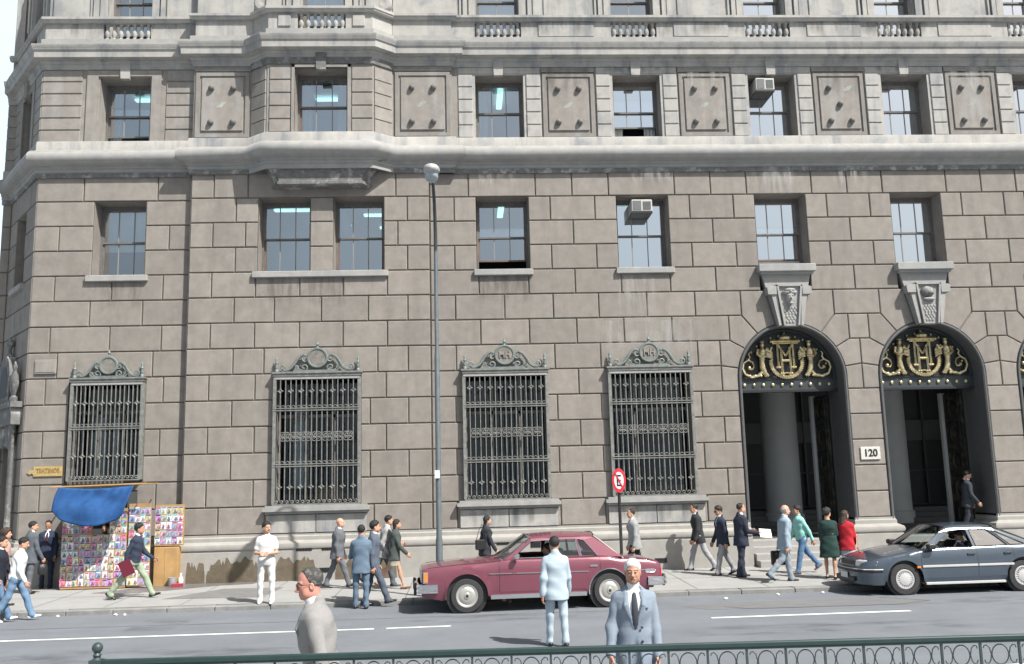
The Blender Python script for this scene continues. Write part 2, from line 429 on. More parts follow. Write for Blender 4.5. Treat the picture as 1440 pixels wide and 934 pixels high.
# --- plinth (base course)
FL=[CHE,tuple(CH0),tuple(CH1),(XP0,YL),(XP0,YP),(XU1,YP),(XU1,YR),(XR,YR)]
FLL=[CHE,tuple(CH0),tuple(CH1),(XP0,YL),(XP0,YP),(XP1,YP),(XP1,YR)]
pl=MB()
pprof=[(.0,-.4),(.17,-.4),(.17,.74),(.155,.76),(.155,.765),(.155,.79),(.19,.80),(.21,.86),(.19,.93),(.13,.96),(.06,1.0),(.06,1.09),(.03,1.12),(.03,1.169),(0,1.17)]
pl.sweep(FLL+[(ARC[0]-RA+.06,YR)],pprof)
for a,b in zip(ARC,ARC[1:]+[XR+RA]):
    pl.sweep([(a+RA-.06,1.05),(a+RA-.06,YR),(min(b-RA+.06,XR),YR),(min(b-RA+.06,XR),1.05)],pprof)
pl.build('plinth',[M['plinth']],bld,smooth=35)
# window breasts below the ground floor grilles
for c,y in ((PC-.07,YP),(BX[0],YR),(BX[1],YR)):
    mb=MB(); mb.box(c-1.36,c+1.36,y-.2,y+.1,L(1)-.13,L(1)-.04); mb.box(c-1.30,c+1.30,y-.17,y+.1,L(1)-.04,L(1)+.02)
    mb.box(c-1.31,c+1.31,y-.10,y+.05,L(1)-.20,L(1)-.13)
    mb.build('window_sill',[M['band']],bld)
    mb=MB(); mb.box(c-1.28,c-.025,y-.05,y+.05,L(0)+.02,L(1)-.225); mb.box(c+.0,c+1.28,y-.05,y+.05,L(0)+.02,L(1)-.225)
    mb.build('window_breast',[M['pale']],bld)
# vents and brown bare patches in the plinth
for x0,x1,z0,z1,y in ((-4.40,-4.0,.73,.86,YP),(-3.82,-3.45,.18,.30,YP),(-3.75,-3.42,.73,.86,YP),(.72,1.05,.73,.83,YR),(4.83,5.15,.16,.28,YR),(1.6,1.95,.64,.77,YR)):
    mb=MB(); mb.box(x0,x1,y-.176,y-.172,z0,z1)
    for k in range(5): 
        xx=x0+(x1-x0)*(k+.5)/5; mb.box(xx-.008,xx+.008,y-.186,y-.175,z0,z1)
    mb.build('vent',[M['black']],bld)
def brown(x0,x1,ztop,y,n,seed):
    r=random.Random(seed); mb=MB(); top=[]
    for k in range(n+1):
        t=k/n; env=min(1,min(t,1-t)*7+.15)
        top.append((x0+(x1-x0)*t, ztop*(.84+.09*math.sin(k*.42+seed)+.06*math.sin(k*1.05+2*seed)+r.uniform(-.035,.02)-(.22 if r.random()<.07 else 0))*min(1,min(t,1-t)*9+.35)))

    mb.prism([(x0,-.05)]+[(x1,-.05)]+list(reversed(top)),y,y+.003)
    mb.build('bare_patch',[M['brown']],bld)
brown(-7.15,-6.68,.60,YP-.178,16,1); brown(-6.64,-5.0,.64,YP-.178,44,3); brown(-4.94,-3.85,.63,YP-.178,30,5); brown(-3.40,-2.5,.58,YP-.178,26,8); brown(-2.35,-1.85,.64,YP-.178,16,4)

# --- string course with the big torus, main cornice
OR=[(-5.80,YP),(-5.28,-.52),(-2.42,-.52),(-1.90,YP)]
UP=[CHE,tuple(CH0),tuple(CH1),(XP0,YL),(XP0,YP)]+OR+[(XU1,YP),(XU1,YR),(XR,YR)]
mb=MB()
t=[(0,L(14)-.02),(.05,L(14)-.02),(.05,10.93),(.085,10.95),(.085,11.02),(.13,11.04),(.13,11.09),(.16,11.10)]
t+=[(.15+.21*math.cos(R(a)),11.32+.21*math.sin(R(a))) for a in range(-80,81,10)]
t+=[(.15,11.545),(.12,11.56),(0,11.56)]
mb.sweep(UP,t); mb.build('torus_band',[M['band']],bld,smooth=40)
mb=MB(); mb.sweep(UP,[(0,11.558),(.10,11.558),(.09,11.60),(.09,11.80),(.075,11.83),(0,11.84)]); mb.build('base_band',[M['pale']],bld,smooth=40)
# crusted grime ledge under the torus
mb=MB(); mb.sweep(FL,[(.0,L(14)-.03),(.052,L(14)-.03),(.058,10.87),(.058,10.91),(.052,10.925),(0,10.93)]); mb.build('drip_ledge',[M['crust_shade']],bld)
mb=MB()
cz=[(0,13.93),(.04,13.93),(.04,13.99),(.07,14.02),(.07,14.09),(.12,14.13),(.12,14.16),(.30,14.18),(.31,14.36),(.345,14.385),(.36,14.43),(.40,14.50),(.40,14.53),(0.08,14.56)]
mb.sweep(UP,cz); mb.build('cornice',[M['pale']],bld,smooth=30)
# oriel foot
mb=MB(); rings=[]
for k,(sx,p,z) in enumerate(((1.95,.02,11.06),(1.80,.40,11.05),(1.55,.42,10.95),(1.36,.40,10.80),(1.24,.36,10.62),(1.20,.36,10.50),(1.24,.39,10.48),(1.24,.39,10.40),(1.18,.35,10.36))):
    sx=sx+.12; w0=sx; w1=sx-.22
    rings.append([(PC-w0,YP+.02,z),(PC-w1,YP-p,z),(PC+w1,YP-p,z),(PC+w0,YP+.02,z)])
mb.loft(rings,0,True); mb.build('oriel_foot',[M['crust_shade']],bld,smooth=30)

# --- third storey
upw=MB(); pan=MB(); 
Z3,Z3T=11.82,13.93
W3=(11.84,13.70)
def strip(mb,x0,x1,z0,z1,y,holes=(),m=0):
    xs=sorted({x0,x1,*[h[0] for h in holes],*[h[1] for h in holes]})
    for a,b in zip(xs[:-1],xs[1:]):
        zz=[(z0,z1)]
        for h in holes:
            if h[0]<=a+1e-6 and h[1]>=b-1e-6: zz=[(z0,h[2]),(h[3],z1)]
        for p,q in zz:
            if q-p>.002: mb.rect(a,b,p,q,y,m)
def quoin(mb,x0,x1,y,z0=Z3+.02,z1=13.72,n=5,m=0):
    h=(z1-z0)/n
    for k in range(n): 
        a=z0+k*h+.016; b=z0+(k+1)*h-.016
        mb.bbox(x0,x1,y-.035,y+.05,a,b,.012,m)
def studpanel(x0,x1,y,studs,pale):
    z0,z1=11.86,13.74; c=(x0+x1)/2
    mb=MB(); F=.10
    # raised frame, sunk channel, raised field
    mb.box(x0+.02,x1-.02,y-.035,y+.05,z0,z0+F); mb.box(x0+.02,x1-.02,y-.035,y+.05,z1-F,z1)
    mb.box(x0+.02,x0+.02+F,y-.035,y+.05,z0+F,z1-F); mb.box(x1-.02-F,x1-.02,y-.035,y+.05,z0+F,z1-F)
    g=.055
    mb.bbox(x0+.02+F+g,x1-.02-F-g,y-.03,y+.05,z0+F+g+.03,z1-F-g,.012,1)
    w=mb.build('wall_panel',[M['renderpanel'],M['panel']],bld)
    for (dx,dz) in studs:
        s=MB(); s.ball((c+dx,y-.055,12.78+dz),(.085,.095,.085),14,10); s.build('stud',[M['stud']],w,smooth=60)
    s=MB(); px,pz=pale; s.prism([(c+px-.13,12.78+pz-.08),(c+px+.0,12.78+pz-.06),(c+px+.12,12.78+pz+.06),(c+px+.13,12.78+pz+.11),(c+px,12.78+pz+.08),(c+px-.12,12.78+pz-.02)],y-.034,y-.029); s.build('pale_mark',[M['palemark']],w)
M['palemark']=mat('pale_green_mark',(.30,.318,.285),.85,.2,10.)
ST4=[(-.30,.49),(.30,.49),(-.30,-.5),(.30,-.5)]
def keyblock(x,y,z0,z1,w,m='pale'):
    mb=MB(); mb.prism([(x-w*.8,z0),(x+w*.8,z0),(x+w,z1),(x-w,z1)],y-.10,y+.05); mb.build('keystone',[M[m]],bld)
# long front bays
for k,c in enumerate(BX):
    op=(c-.68,c+.68,*W3)
    strip(upw,c-1.17,c+1.17,Z3,Z3T,YR,[op],1)
    for s in (-1,1): quoin(upw,c+s*.96-.2,c+s*.96+.2,YR,m=1)
    upw.bbox(c-1.15,c+1.15,YR-.03,YR+.05,13.735,13.92,.012,1)
    reveal(upw,*op,YR,YR+.62)
    keyblock(c-.02,YR,13.66,14.16,.155)
    strip(upw,c+1.17,c+2.735,Z3,Z3T,YR+.02)
    if k<4:
        st=ST4 if k!=2 else [(-.30,.49),(0,0),(-.30,-.5),(.30,-.5)]
        studpanel(c+1.2,c+2.70,YR+.01,st,(0,0) if k!=2 else (.28,.47))
    upw.box(c+1.19,c+2.71,YR-.045,YR+.03,13.775,13.83); upw.box(c+1.19,c+2.71,YR-.02,YR+.03,13.84,13.92)
upw.box(XU1,BX[0]-1.17,YR+.0,YR+.05,Z3,Z3T)
# left return
op=(LCX-.68,LCX+.70,*W3); opL=op
strip(upw,XL,XP0,Z3,Z3T,YL,[op]); reveal(upw,*op,YL,YL+.62)
def rows(mb,x0,x1,y,n=6):
    h=(13.93-Z3)/n
    for k in range(n): mb.bbox(x0,x1,y-.03,y+.05,Z3+k*h+.016,Z3+(k+1)*h-.016,.012)
rows(upw,XL+.0,LCX-1.16,YL); rows(upw,LCX+1.14,XP0-.01,YL)
upw.box(LCX-1.02,LCX-.72,YL-.05,YL+.05,Z3,13.9); upw.box(LCX+.74,LCX+1.0,YL-.05,YL+.05,Z3,13.9); upw.box(LCX-.72,LCX+.74,YL-.05,YL+.05,13.73,13.9)
keyblock(LCX+.02,YL,13.64,14.16,.15)
# pavilion flanks and oriel
for x0,x1 in ((XP0,-5.80),(-1.90,XU1)):
    strip(upw,x0,x1,Z3,Z3T,YP); studpanel(x0+.04,x1-.04,YP-.01,ST4,(-.02,0))
    upw.box(x0+.02,x1-.02,YP-.045,YP+.03,13.775,13.83)
for x,ya,yb in ((XP0,YP,YL),(XU1,YP,YR)): upw.face([(x,ya,Z3),(x,yb,Z3),(x,yb,Z3T),(x,ya,Z3T)])
oc=-3.82; op=(oc-.72,oc+.72,*W3); YO=-.52; opO=op
strip(upw,OR[1][0],OR[2][0],Z3,Z3T,YO,[op]); reveal(upw,*op,YO,YO+.62)
for s in (-1,1): quoin(upw,oc+s*1.115-.28,oc+s*1.115+.28,YO)
upw.box(oc-.80,oc-.72,YO-.05,YO+.05,Z3,13.78); upw.box(oc+.72,oc+.80,YO-.05,YO+.05,Z3,13.78); upw.box(oc-.80,oc+.80,YO-.05,YO+.05,13.70,13.78)
for (a,b) in ((OR[0],OR[1]),(OR[2],OR[3])):
    A=Vector(a); B=Vector(b); d=(B-A).normalized(); nrm=Vector((d.y,-d.x))
    upw.face([(*a,Z3),(*b,Z3),(*b,Z3T),(*a,Z3T)])
    for k in range(5):
        z0=Z3+.02+k*.38+.016; z1=z0+.38-.032
        p=[A+d*.05,B-d*.05,B-d*.05+nrm*.035,A+d*.05+nrm*.035]
        upw.prism([tuple(q) for q in p],z0,z1,0,'z')
upw.build('upper_wall',[M['panel'],M['pale']],bld)
keyblock(oc+.0,YO,13.62,14.14,.155,'crust_shade')
mb=MB(); mb.sweep(OR,[(.0,13.80),(.045,13.80),(.05,13.9),(.05,13.99),(0,14.0)]); mb.build('grimy_frieze',[M['crust_shade']],bld)

# --- balustrade zone and fourth storey
ped=MB(); ped.sweep(UP,[(0,14.54),(.12,14.54),(.12,14.80),(.08,14.82),(0,14.83)]); ped.build('balustrade_plinth',[M['band']],bld)
rl=MB(); rl.sweep(UP,[(0,15.30),(.10,15.30),(.13,15.33),(.13,15.36),(.16,15.38),(.16,15.45),(.12,15.47),(-.2,15.47)]); rl.build('balustrade_rail',[M['pale']],bld)
bays=[(c,YR,.66) for c in BX]+[(LCX,YL,.66),(oc,YO,.66)]
fw=MB()
def dado(x0,x1,y): fw.box(x0,x1,y-.02,y+.1,14.82,15.31)
edges=[XU1]+[v for c in BX for v in (c-.66,c+.66)]+[XR]
for a,b in zip(edges[0::2],edges[1::2]): dado(a,b,YR)
for a,b in zip(edges[0::2],edges[1::2]):
    if b-a>1.5: fw.box(a+.5,b-.5,YR-.05,YR,14.86,15.28)
dado(XL,LCX-.66,YL); dado(LCX+.66,XP0,YL); dado(XP0,-5.80,YP); dado(-1.90,XU1,YP)
dado(OR[1][0],oc-.66,YO); dado(oc+.66,OR[2][0],YO)
for (a,b) in ((OR[0],OR[1]),(OR[2],OR[3])): fw.face([(*a,14.82),(*b,14.82),(*b,15.31),(*a,15.31)])
for s in (-1,1): fw.bbox(oc+s*1.02-.17,oc+s*1.02+.17,YO-.06,YO,14.90,15.24,.012)
for c,y,w in bays:
    fw.box(c-w,c+w,y+.10,y+.6,14.815,14.825)
    bal=MB(); bal.box(c-w,c+w,y-.01,y+.14,15.295,15.31); br=bal.build('balustrade',[M['pale']],bld)
    for k in range(7):
        x=c-w+2*w*(k+.5)/7; b=MB()
        b.lathe([(.062,0),(.062,.05),(.04,.07),(.05,.11),(.075,.17),(.068,.24),(.042,.33),(.036,.37),(.05,.39),(.04,.41),(.06,.43),(.06,.48)],(x,y+.05,14.82),8)
        b.build('baluster',[M['pale']],br,smooth=50)
# fourth-storey wall with windows behind the balustrade
Z4,Z4T=14.5,18.6
OFF=.16
for c,y,hw in [(c,YR,.66) for c in BX]+[(LCX,YL,.66)]:
    pass
hol4=[(c-.62,c+.62,14.85,17.6) for c in BX]
strip(fw,XU1,XR,Z4,Z4T,YR+OFF,hol4); strip(fw,XL,XP0,Z4,Z4T,YL+OFF,[(LCX-.62,LCX+.62,14.85,17.6)])
strip(fw,XP0,XU1,Z4,Z4T,YP+OFF,[]) if False else None
strip(fw,XP0,OR[0][0],Z4,Z4T,YP+.1); strip(fw,OR[3][0],XU1,Z4,Z4T,YP+.1)
strip(fw,OR[1][0],OR[2][0],Z4,Z4T,YO+OFF,[(oc-.62,oc+.62,14.85,17.6)])
for (a,b) in ((OR[0],OR[1]),(OR[2],OR[3])): fw.face([(a[0],a[1]+.12,Z4),(b[0],b[1]+.14,Z4),(b[0],b[1]+.14,Z4T),(a[0],a[1]+.12,Z4T)])
for x,ya,yb in ((XP0,YP+.1,YL+OFF),(XU1,YP+.1,YR+OFF)): fw.face([(x,ya,Z4),(x,yb,Z4),(x,yb,Z4T),(x,ya,Z4T)])
for c,y in [(c,YR) for c in BX]+[(LCX,YL),(oc,YO)]:
    y=y+OFF
    reveal(fw,c-.62,c+.62,14.85,17.6,y,y+.5)
    for s in (-1,1):
        fw.box(c+s*.72-.10,c+s*.72+.10,y-.05,y+.02,15.45,17.8); fw.box(c+s*.93-.06,c+s*.93+.06,y-.10,y+.02,15.45,18.0); fw.box(c+s*1.06-.03,c+s*1.06+.03,y-.05,y+.02,15.45,18.0)
    fw.box(c-1.1,c+1.1,y-.1,y+.02,17.8,18.05)
for c in BX[:4]:
    fw.bbox(c+1.33,c+2.58,YR+OFF-.035,YR+OFF,15.55,18.2,.015)
for s in (-1,1): # scrolls at the oriel's head
    x=oc+s*1.68
    fw.lathe([(.02,-.05),(.10,-.06),(.20,-.05),(.24,.0),(.24,.2)],(x,YO+.22,15.72),18,axis='y'); fw.box(x-s*.30-.17,x-s*.30+.17,YO+.1,YO+.4,15.47,16.4)
fw.box(XL,XR,YR+OFF+.0,YR+6,18.6,18.9)
fw.build('attic_wall',[M['pale']],bld)

# --- windows
def window(c,hw,z0,z1,y,style='plain',open_=0.,lamp=None,blind=0.,curtain=0,wood=False,room=True,cols=3):
    gl='glass3' if (c>3 or y>.6 and z0>14) and style!='dark' else 'glass'
    fr=MB(); f=.055; x0,x1=c-hw,c+hw; zm=z0+(z1-z0)*.50
    fr.box(x0,x0+f,y-.03,y+.07,z0,z1); fr.box(x1-f,x1,y-.03,y+.07,z0,z1); fr.box(x0+f,x1-f,y-.03,y+.07,z1-f-.02,z1); fr.box(x0+f,x1-f,y-.03,y+.07,z0,z0+f)
    lo0=z0+f+open_
    pan_=MB()
    def sash(a,b,yy,mm):
        s=.045
        fr.box(x0+f,x0+f+s,yy-.02,yy+.02,a,b,mm); fr.box(x1-f-s,x1-f,yy-.02,yy+.02,a,b,mm)
        fr.box(x0+f+s,x1-f-s,yy-.02,yy+.02,a,a+s,mm); fr.box(x0+f+s,x1-f-s,yy-.02,yy+.02,b-s,b,mm)
        for k in range(1,cols):
            xx=x0+f+(x1-x0-2*f)*k/cols; fr.box(xx-.012,xx+.012,yy-.015,yy+.015,a+s,b-s,2)
        pan_.face([(x0+f+s,yy,a+s),(x1-f-s,yy,a+s),(x1-f-s,yy,b-s),(x0+f+s,yy,b-s)])
    sash(zm-.02,z1-f-.02,y+.0,0); sash(lo0,zm+.025+open_,y+.045,1 if wood else 0)
    o=fr.build('window',[M['sash'],M['sashbrown'],M['muntin']],bld)
    pan_.build('pane',[M[gl]],o,recalc=False)
    if blind:
        b=MB(); zb=z1-(z1-z0)*blind
        b.box(x0+f,x1-f,y+.085,y+.095,zb,z1-.05); b.box(x0+f,x1-f,y+.08,y+.10,zb-.03,zb); b.build('blind',[M['blind']],o)
    if curtain:
        b=MB()
        for s in ((-1,1) if curtain==2 else (1,) if curtain==1 else (-1,)):
            xs=np.linspace(0,.32,13)
            for k in range(12):
                a0=c+s*(hw-.05-xs[k]); a1=c+s*(hw-.05-xs[k+1])
                ya=y+.2+.03*math.sin(k*1.6); yb=y+.2+.03*math.sin((k+1)*1.6)
                b.face([(a0,ya,z0),(a1,yb,z0),(a1,yb,z1),(a0,ya,z1)])
        b.build('curtain',[M['curtain']],o)
    if room:
        b=MB(); X0,X1,Y0,Y1,ZZ0,ZZ1=c-1.35,c+1.35,y+.11,y+4.2,z0-.7,z1+.35
        b.face([(X0,Y1,ZZ0),(X1,Y1,ZZ0),(X1,Y1,ZZ1),(X0,Y1,ZZ1)]); b.face([(X0,Y0,ZZ0),(X0,Y1,ZZ0),(X0,Y1,ZZ1),(X0,Y0,ZZ1)]); b.face([(X1,Y0,ZZ0),(X1,Y1,ZZ0),(X1,Y1,ZZ1),(X1,Y0,ZZ1)])
        b.face([(X0,Y0,ZZ0),(X1,Y0,ZZ0),(X1,Y1,ZZ0),(X0,Y1,ZZ0)]); b.face([(X0,Y0,ZZ1),(X1,Y0,ZZ1),(X1,Y1,ZZ1),(X0,Y1,ZZ1)])
        b.face([(X0,Y0,ZZ0),(x0,Y0,ZZ0),(x0,Y0,ZZ1),(X0,Y0,ZZ1)]); b.face([(x1,Y0,ZZ0),(X1,Y0,ZZ0),(X1,Y0,ZZ1),(x1,Y0,ZZ1)])
        b.face([(x0,Y0,ZZ0),(x1,Y0,ZZ0),(x1,Y0,z0),(x0,Y0,z0)]); b.face([(x0,Y0,z1),(x1,Y0,z1),(x1,Y0,ZZ1),(x0,Y0,ZZ1)])
        b.box(c-1.2,c-.35,y+3.2,y+3.6,ZZ0,ZZ0+1.35,1); b.box(c+.3,c+1.0,y+2.2,y+2.8,ZZ0,ZZ0+1.0,1)
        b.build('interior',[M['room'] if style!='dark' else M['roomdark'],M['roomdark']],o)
        if lamp:
            b=MB()
            for q in lamp:
                lx,ly=q[:2]; du,dv=(.09,.75) if len(q)>2 else (.6,.09)
                b.bbox(c+lx-du,c+lx+du,y+ly-dv,y+ly+dv,ZZ1-.13,ZZ1-.06,.02)
            b.build('ceiling_lamp',[M['tube']],o)
    return o
D=.55
def sill(x0,x1,z,y,name='M'):
    mb=MB(); mb.bbox(x0-.13,x1+.13,y-.10,y+.5,z-.17,z-.0,.015); mb.build('window_sill',[M['band']],bld)
# second floor row
window(LCX+.01,.69,W2[0],W2[1],YL+D,'dark',blind=.60,wood=False); 
window(-4.855,.695,W2[0],W2[1],YP+D,lamp=[(-.1,1.5),(.75,3.2)],wood=True); window(-2.85,.68,W2[0],W2[1],YP+D,'dark',lamp=[(.45,2.1),(.8,3.5)],wood=True)
window(BX[0],.72,W2[0],W2[1],YR+D,'dark',open_=.30,wood=True,lamp=[(.05,1.6,'v')])
window(BX[1],.72,W2[0],W2[1],YR+D,open_=0.,blind=.0,lamp=[(-.6,1.2)],curtain=0)
window(BX[2],.72,W2[0],W2[1],YR+D,open_=.22,wood=True,blind=.9); window(BX[3],.72,W2[0],W2[1],YR+D,blind=.88,curtain=0); window(BX[4],.72,W2[0],W2[1],YR+D)
sill(LCX-.68,LCX+.70,W2[0],YL); sill(-5.55,-2.17,W2[0],YP)
for c in BX: sill(c-.68,c+.68,W2[0],YR)
# third floor row
window(LCX+.01,.69,*W3,YL+D,open_=.27,lamp=[(.1,1.6)],curtain=-1); window(oc,.72,*W3,YO+D,lamp=[(.0,2.2)],curtain=2,wood=True)
window(BX[0],.68,*W3,YR+D,blind=.0,lamp=[(.1,1.7,'v')],curtain=-1); window(BX[1],.68,*W3,YR+D,blind=.70,curtain=2,open_=.42); window(BX[2],.68,*W3,YR+D,blind=.85)
window(BX[3],.68,*W3,YR+D,blind=.9); window(BX[4],.68,*W3,YR+D,blind=.5)
# fourth floor (only its foot shows)
for i,(c,y) in enumerate([(c,YR) for c in BX]+[(LCX,YL),(oc,YO)]):
    window(c,.62,14.85,17.6,y+OFF+.42,'plain' if i not in (1,5) else 'dark',cols=2 if i!=5 else 3,blind=.0 if i in (1,5) else .95)

# --- ground-floor windows behind the grilles
def lowwindow(c,hw,z0,z1,y,cols=2):
    fr=MB(); x0,x1=c-hw,c+hw; f=.07
    fr.box(x0,x0+f,y-.03,y+.07,z0,z1); fr.box(x1-f,x1,y-.03,y+.07,z0,z1); fr.box(x0+f,x1-f,y-.03,y+.07,z1-f,z1); fr.box(x0+f,x1-f,y-.03,y+.07,z0,z0+f)
    zm=z0+(z1-z0)*.68; fr.box(x0+f,x1-f,y-.03,y+.05,zm-.04,zm+.04)
    for k in range(1,cols+1):
        xx=x0+(x1-x0)*k/(cols+1); fr.box(xx-.03,xx+.03,y-.03,y+.05,z0+f,z1-f)
    o=fr.build('window',[M['sash']],bld)
    p=MB(); p.face([(x0+f,y,z0+f),(x1-f,y,z0+f),(x1-f,y,z1-f),(x0+f,y,z1-f)]); p.build('pane',[M['glass2']],o,recalc=False)
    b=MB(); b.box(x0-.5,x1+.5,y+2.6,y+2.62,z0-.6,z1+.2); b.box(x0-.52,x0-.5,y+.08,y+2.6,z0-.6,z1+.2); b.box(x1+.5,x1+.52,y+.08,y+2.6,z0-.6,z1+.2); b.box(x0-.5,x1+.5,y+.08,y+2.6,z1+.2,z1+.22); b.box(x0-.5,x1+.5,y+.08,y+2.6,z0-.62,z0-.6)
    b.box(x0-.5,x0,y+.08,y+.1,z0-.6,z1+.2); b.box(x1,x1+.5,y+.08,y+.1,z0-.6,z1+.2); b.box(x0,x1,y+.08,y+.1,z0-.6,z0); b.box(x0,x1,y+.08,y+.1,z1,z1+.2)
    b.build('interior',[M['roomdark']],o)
    return o
M['glass2']=glassmat('window_glass_dim',(.72,.78,.8),.03)
M['iron2']=mat('iron_grille',(.19,.195,.185),.55,.3,9.,metal=.1)
o=lowwindow(-9.44,.98,2.55,L(6),YL+.45)
b=MB()
for s,w in ((-.5,.3),(.02,.12)): 
    for k in range(6): b.box(-9.44+s+w*k/6,-9.44+s+w*(k+1)/6-.006,YL+.60+.015*(k%2),YL+.63+.015*(k%2),2.6,L(6)-1.0)
b.build('curtain',[M['curtain']],o)
for k,(c,y) in enumerate(((-3.91,YP),(BX[0]-.015,YR),(BX[1]-.015,YR))):
    o=lowwindow(c,1.115,L(1),L(6),y+.5)
    b=MB()
    if k==0:
        for q in range(7): b.box(c-.75+q*.06,c-.70+q*.06,y+.72+.02*(q%2),y+.75+.02*(q%2),2.3,4.4)
        b.build('curtain',[M['curtain']],o)
        b=MB(); b.box(c-.2,c+.5,y+.9,y+1.3,1.5,2.35); b.build('crate',[M['wood']],o)
    if k==2:
        M['leaf']=mat('leaf_green',(.07,.10,.035),.7)
        for q in range(60):
            x,z=c+random.gauss(.2,.3),L(1)+.15+abs(random.gauss(.15,.2)); a=random.uniform(0,6.3)
            b.face([(x,y+.68,z),(x+.07*math.cos(a),y+.66,z+.07*math.sin(a)),(x+.13*math.cos(a+.3),y+.70,z+.13*math.sin(a+.3)),(x+.06*math.cos(a+.9),y+.69,z+.06*math.sin(a+.9))])
        b.build('window_plant',[M['leaf']],o,recalc=False)

def spiral(cx,cz,r0,r1,a0,a1,y,n=22):
    return [(cx+(r0+(r1-r0)*t/n)*math.cos(R(a0+(a1-a0)*t/n)),y,cz+(r0+(r1-r0)*t/n)*math.sin(R(a0+(a1-a0)*t/n))) for t in range(n+1)]
def grille(c,hw,z0,z1,y,tiers=4,letters=False,darkm=False,ped=1.):
    mb=MB(); yf=y-.13; H=z1-z0
    n=15; dx=2*hw/(n+1)
    for k in range(n+2):
        x=c-hw+k*dx; w=.0105 if 0<k<n+1 else .028
        mb.box(x-w,x+w,yf-.016,yf+.016,z0+.12,z1-.14)
    rails=[.275,.70] if tiers==4 else [.48]
    for q in rails:
        z=z1-H*q; mb.box(c-hw-.03,c+hw+.03,yf-.03,yf+.03,z-.045,z-.02); mb.box(c-hw-.03,c+hw+.03,yf-.03,yf+.03,z+.015,z+.04)
        for k in range(n+1): 
            x=c-hw+(k+.5)*dx; mb.tube(spiral(x,z-.0,.03,.03,0,360,yf,8),.009,4)
            mb.tube([(x-dx/2,yf,z+.04),(x-dx*.2,yf,z+.09),(x,yf,z+.10),(x+dx*.2,yf,z+.09),(x+dx/2,yf,z+.04)],.009,4)
    dz=[.135,.865] if tiers==4 else [.24,.76]
    for q in dz:
        z=z1-H*q
        for k in range(1,n+1,2):
            x=c-hw+k*dx
            for a in range(4):
                p=a*90; d=.075
                mb.tube([(x+d*math.cos(R(p)),yf-.02,z+d*math.sin(R(p))),(x+.028*math.cos(R(p+45)),yf-.02,z+.028*math.sin(R(p+45))),(x+d*math.cos(R(p+90)),yf-.02,z+d*math.sin(R(p+90)))],.012,4)
    if tiers==4:
        z=z1-H*.485
        for k in range(7):
            x=c-hw+(2*k+2)*dx-0*dx
            for s in (-1,1):
                mb.tube([(x+s*.012,yf-.02,z+.10),(x+s*.05,yf-.02,z+.115),(x+s*.105,yf-.02,z+.10),(x+s*.115,yf-.02,z+.05),(x+s*.085,yf-.02,z),(x+s*.115,yf-.02,z-.05),(x+s*.105,yf-.02,z-.10),(x+s*.05,yf-.02,z-.115),(x+s*.012,yf-.02,z-.10)],.011,4)
                mb.tube(spiral(x+s*.05,z+.045,.035,.01,0,300,yf-.02,8),.009,4); mb.tube(spiral(x+s*.05,z-.045,.035,.01,0,300,yf-.02,8),.009,4)
            mb.box(x-.09,x+.09,yf-.025,yf+.0,z-.012,z+.012)
    # side returns, head beam, foot of scrolls
    for s in (-1,1):
        mb.box(c+s*(hw+.02)-.035,c+s*(hw+.02)+.035,yf-.02,y+.02,z0+.02,z1-.1)
    mb.box(c-hw-.06,c+hw+.06,yf-.05,y+.03,z1-.07,z1+.0); mb.box(c-hw-.03,c+hw+.03,yf-.03,y+.03,z1-.15,z1-.07,1); mb.box(c-hw-.09,c+hw+.09,yf-.08,y+.03,z1,z1+.045)
    mb.box(c-hw-.03,c+hw+.03,yf-.03,y+.02,z0+.0,z0+.035)
    for k in range(n+1):
        x=c-hw+(k+.5)*dx; mb.tube(spiral(x,z0+.08,.05,.015,180,-200,yf-.01,9),.012,4)
    g=mb.build('window_grille',[M['iron2'],M['band']],bld,smooth=40)
    # crest
    zt=z1+.045; p=MB(); yc=y-.10
    for s in (-1,1):
        P=[(.95,.10),(.90,.05),(.80,.06),(.70,.12),(.62,.22),(.55,.33),(.47,.42),(.38,.46),(.30,.42)]
        p.tube([(c+s*hw/1.13*a,yc,zt+b*ped) for a,b in P],[.03,.035,.04,.045,.045,.04,.04,.035,.03],6)
        p.tube([(x,yy,zz) for x,yy,zz in spiral(c+s*.33*hw/1.13,zt+.34*ped,.10,.02,90 if s>0 else 90,90-s*400,yc,16)],.022,5)
        p.tube(spiral(c+s*.92*hw/1.13,zt+.13*ped,.09,.02,-90,-90+s*380,yc,14),.022,5)
        p.tube(spiral(c+s*.36*hw/1.13,zt+.12*ped,.10,.02,-90,-90-s*420,yc,16),.022,5)
        p.tube(spiral(c+s*.55*hw/1.13,zt+.12*ped,.06,.015,-90,-90+s*420,yc,12),.018,5)
        p.tube([(c+s*.36*hw/1.13,yc,zt+.02),(c+s*.5*hw/1.13,yc,zt+.07),(c+s*.62*hw/1.13,yc,zt+.2*ped)],.018,5)
    p.box(c-hw*.5,c+hw*.5,yc-.02,yc+.02,zt+.0,zt+.05)
    p.build('crest',[M['iron']],g,smooth=60)
    for s in (-1,1):
        q=MB(); q.lathe([(.05,0),(.05,.06),(.03,.08),(.055,.14),(.03,.2),(.05,.24),(.025,.28),(.04,.33),(.015,.38),(.005,.43)],(c+s*(hw-.02),yc,zt),8)
        q.build('finial',[M['iron']],g,smooth=50)
    q=MB(); rr=.245*ped; zz=zt+.37*ped
    ring=[(c+rr*math.cos(R(t)),yc-.02,zz+rr*math.sin(R(t))) for t in range(0,361,15)]
    q.tube(ring,.034,6,0,False)
    q.lathe([(.01,-.03),(rr,-.03),(rr,.03),(.01,.03)],(c,yc,zz),24,1,axis='y')
    q.lathe([(.035,0),(.02,.04),(.045,.09),(.02,.13),(.005,.19)],(c,yc,zz+rr+.02),8)
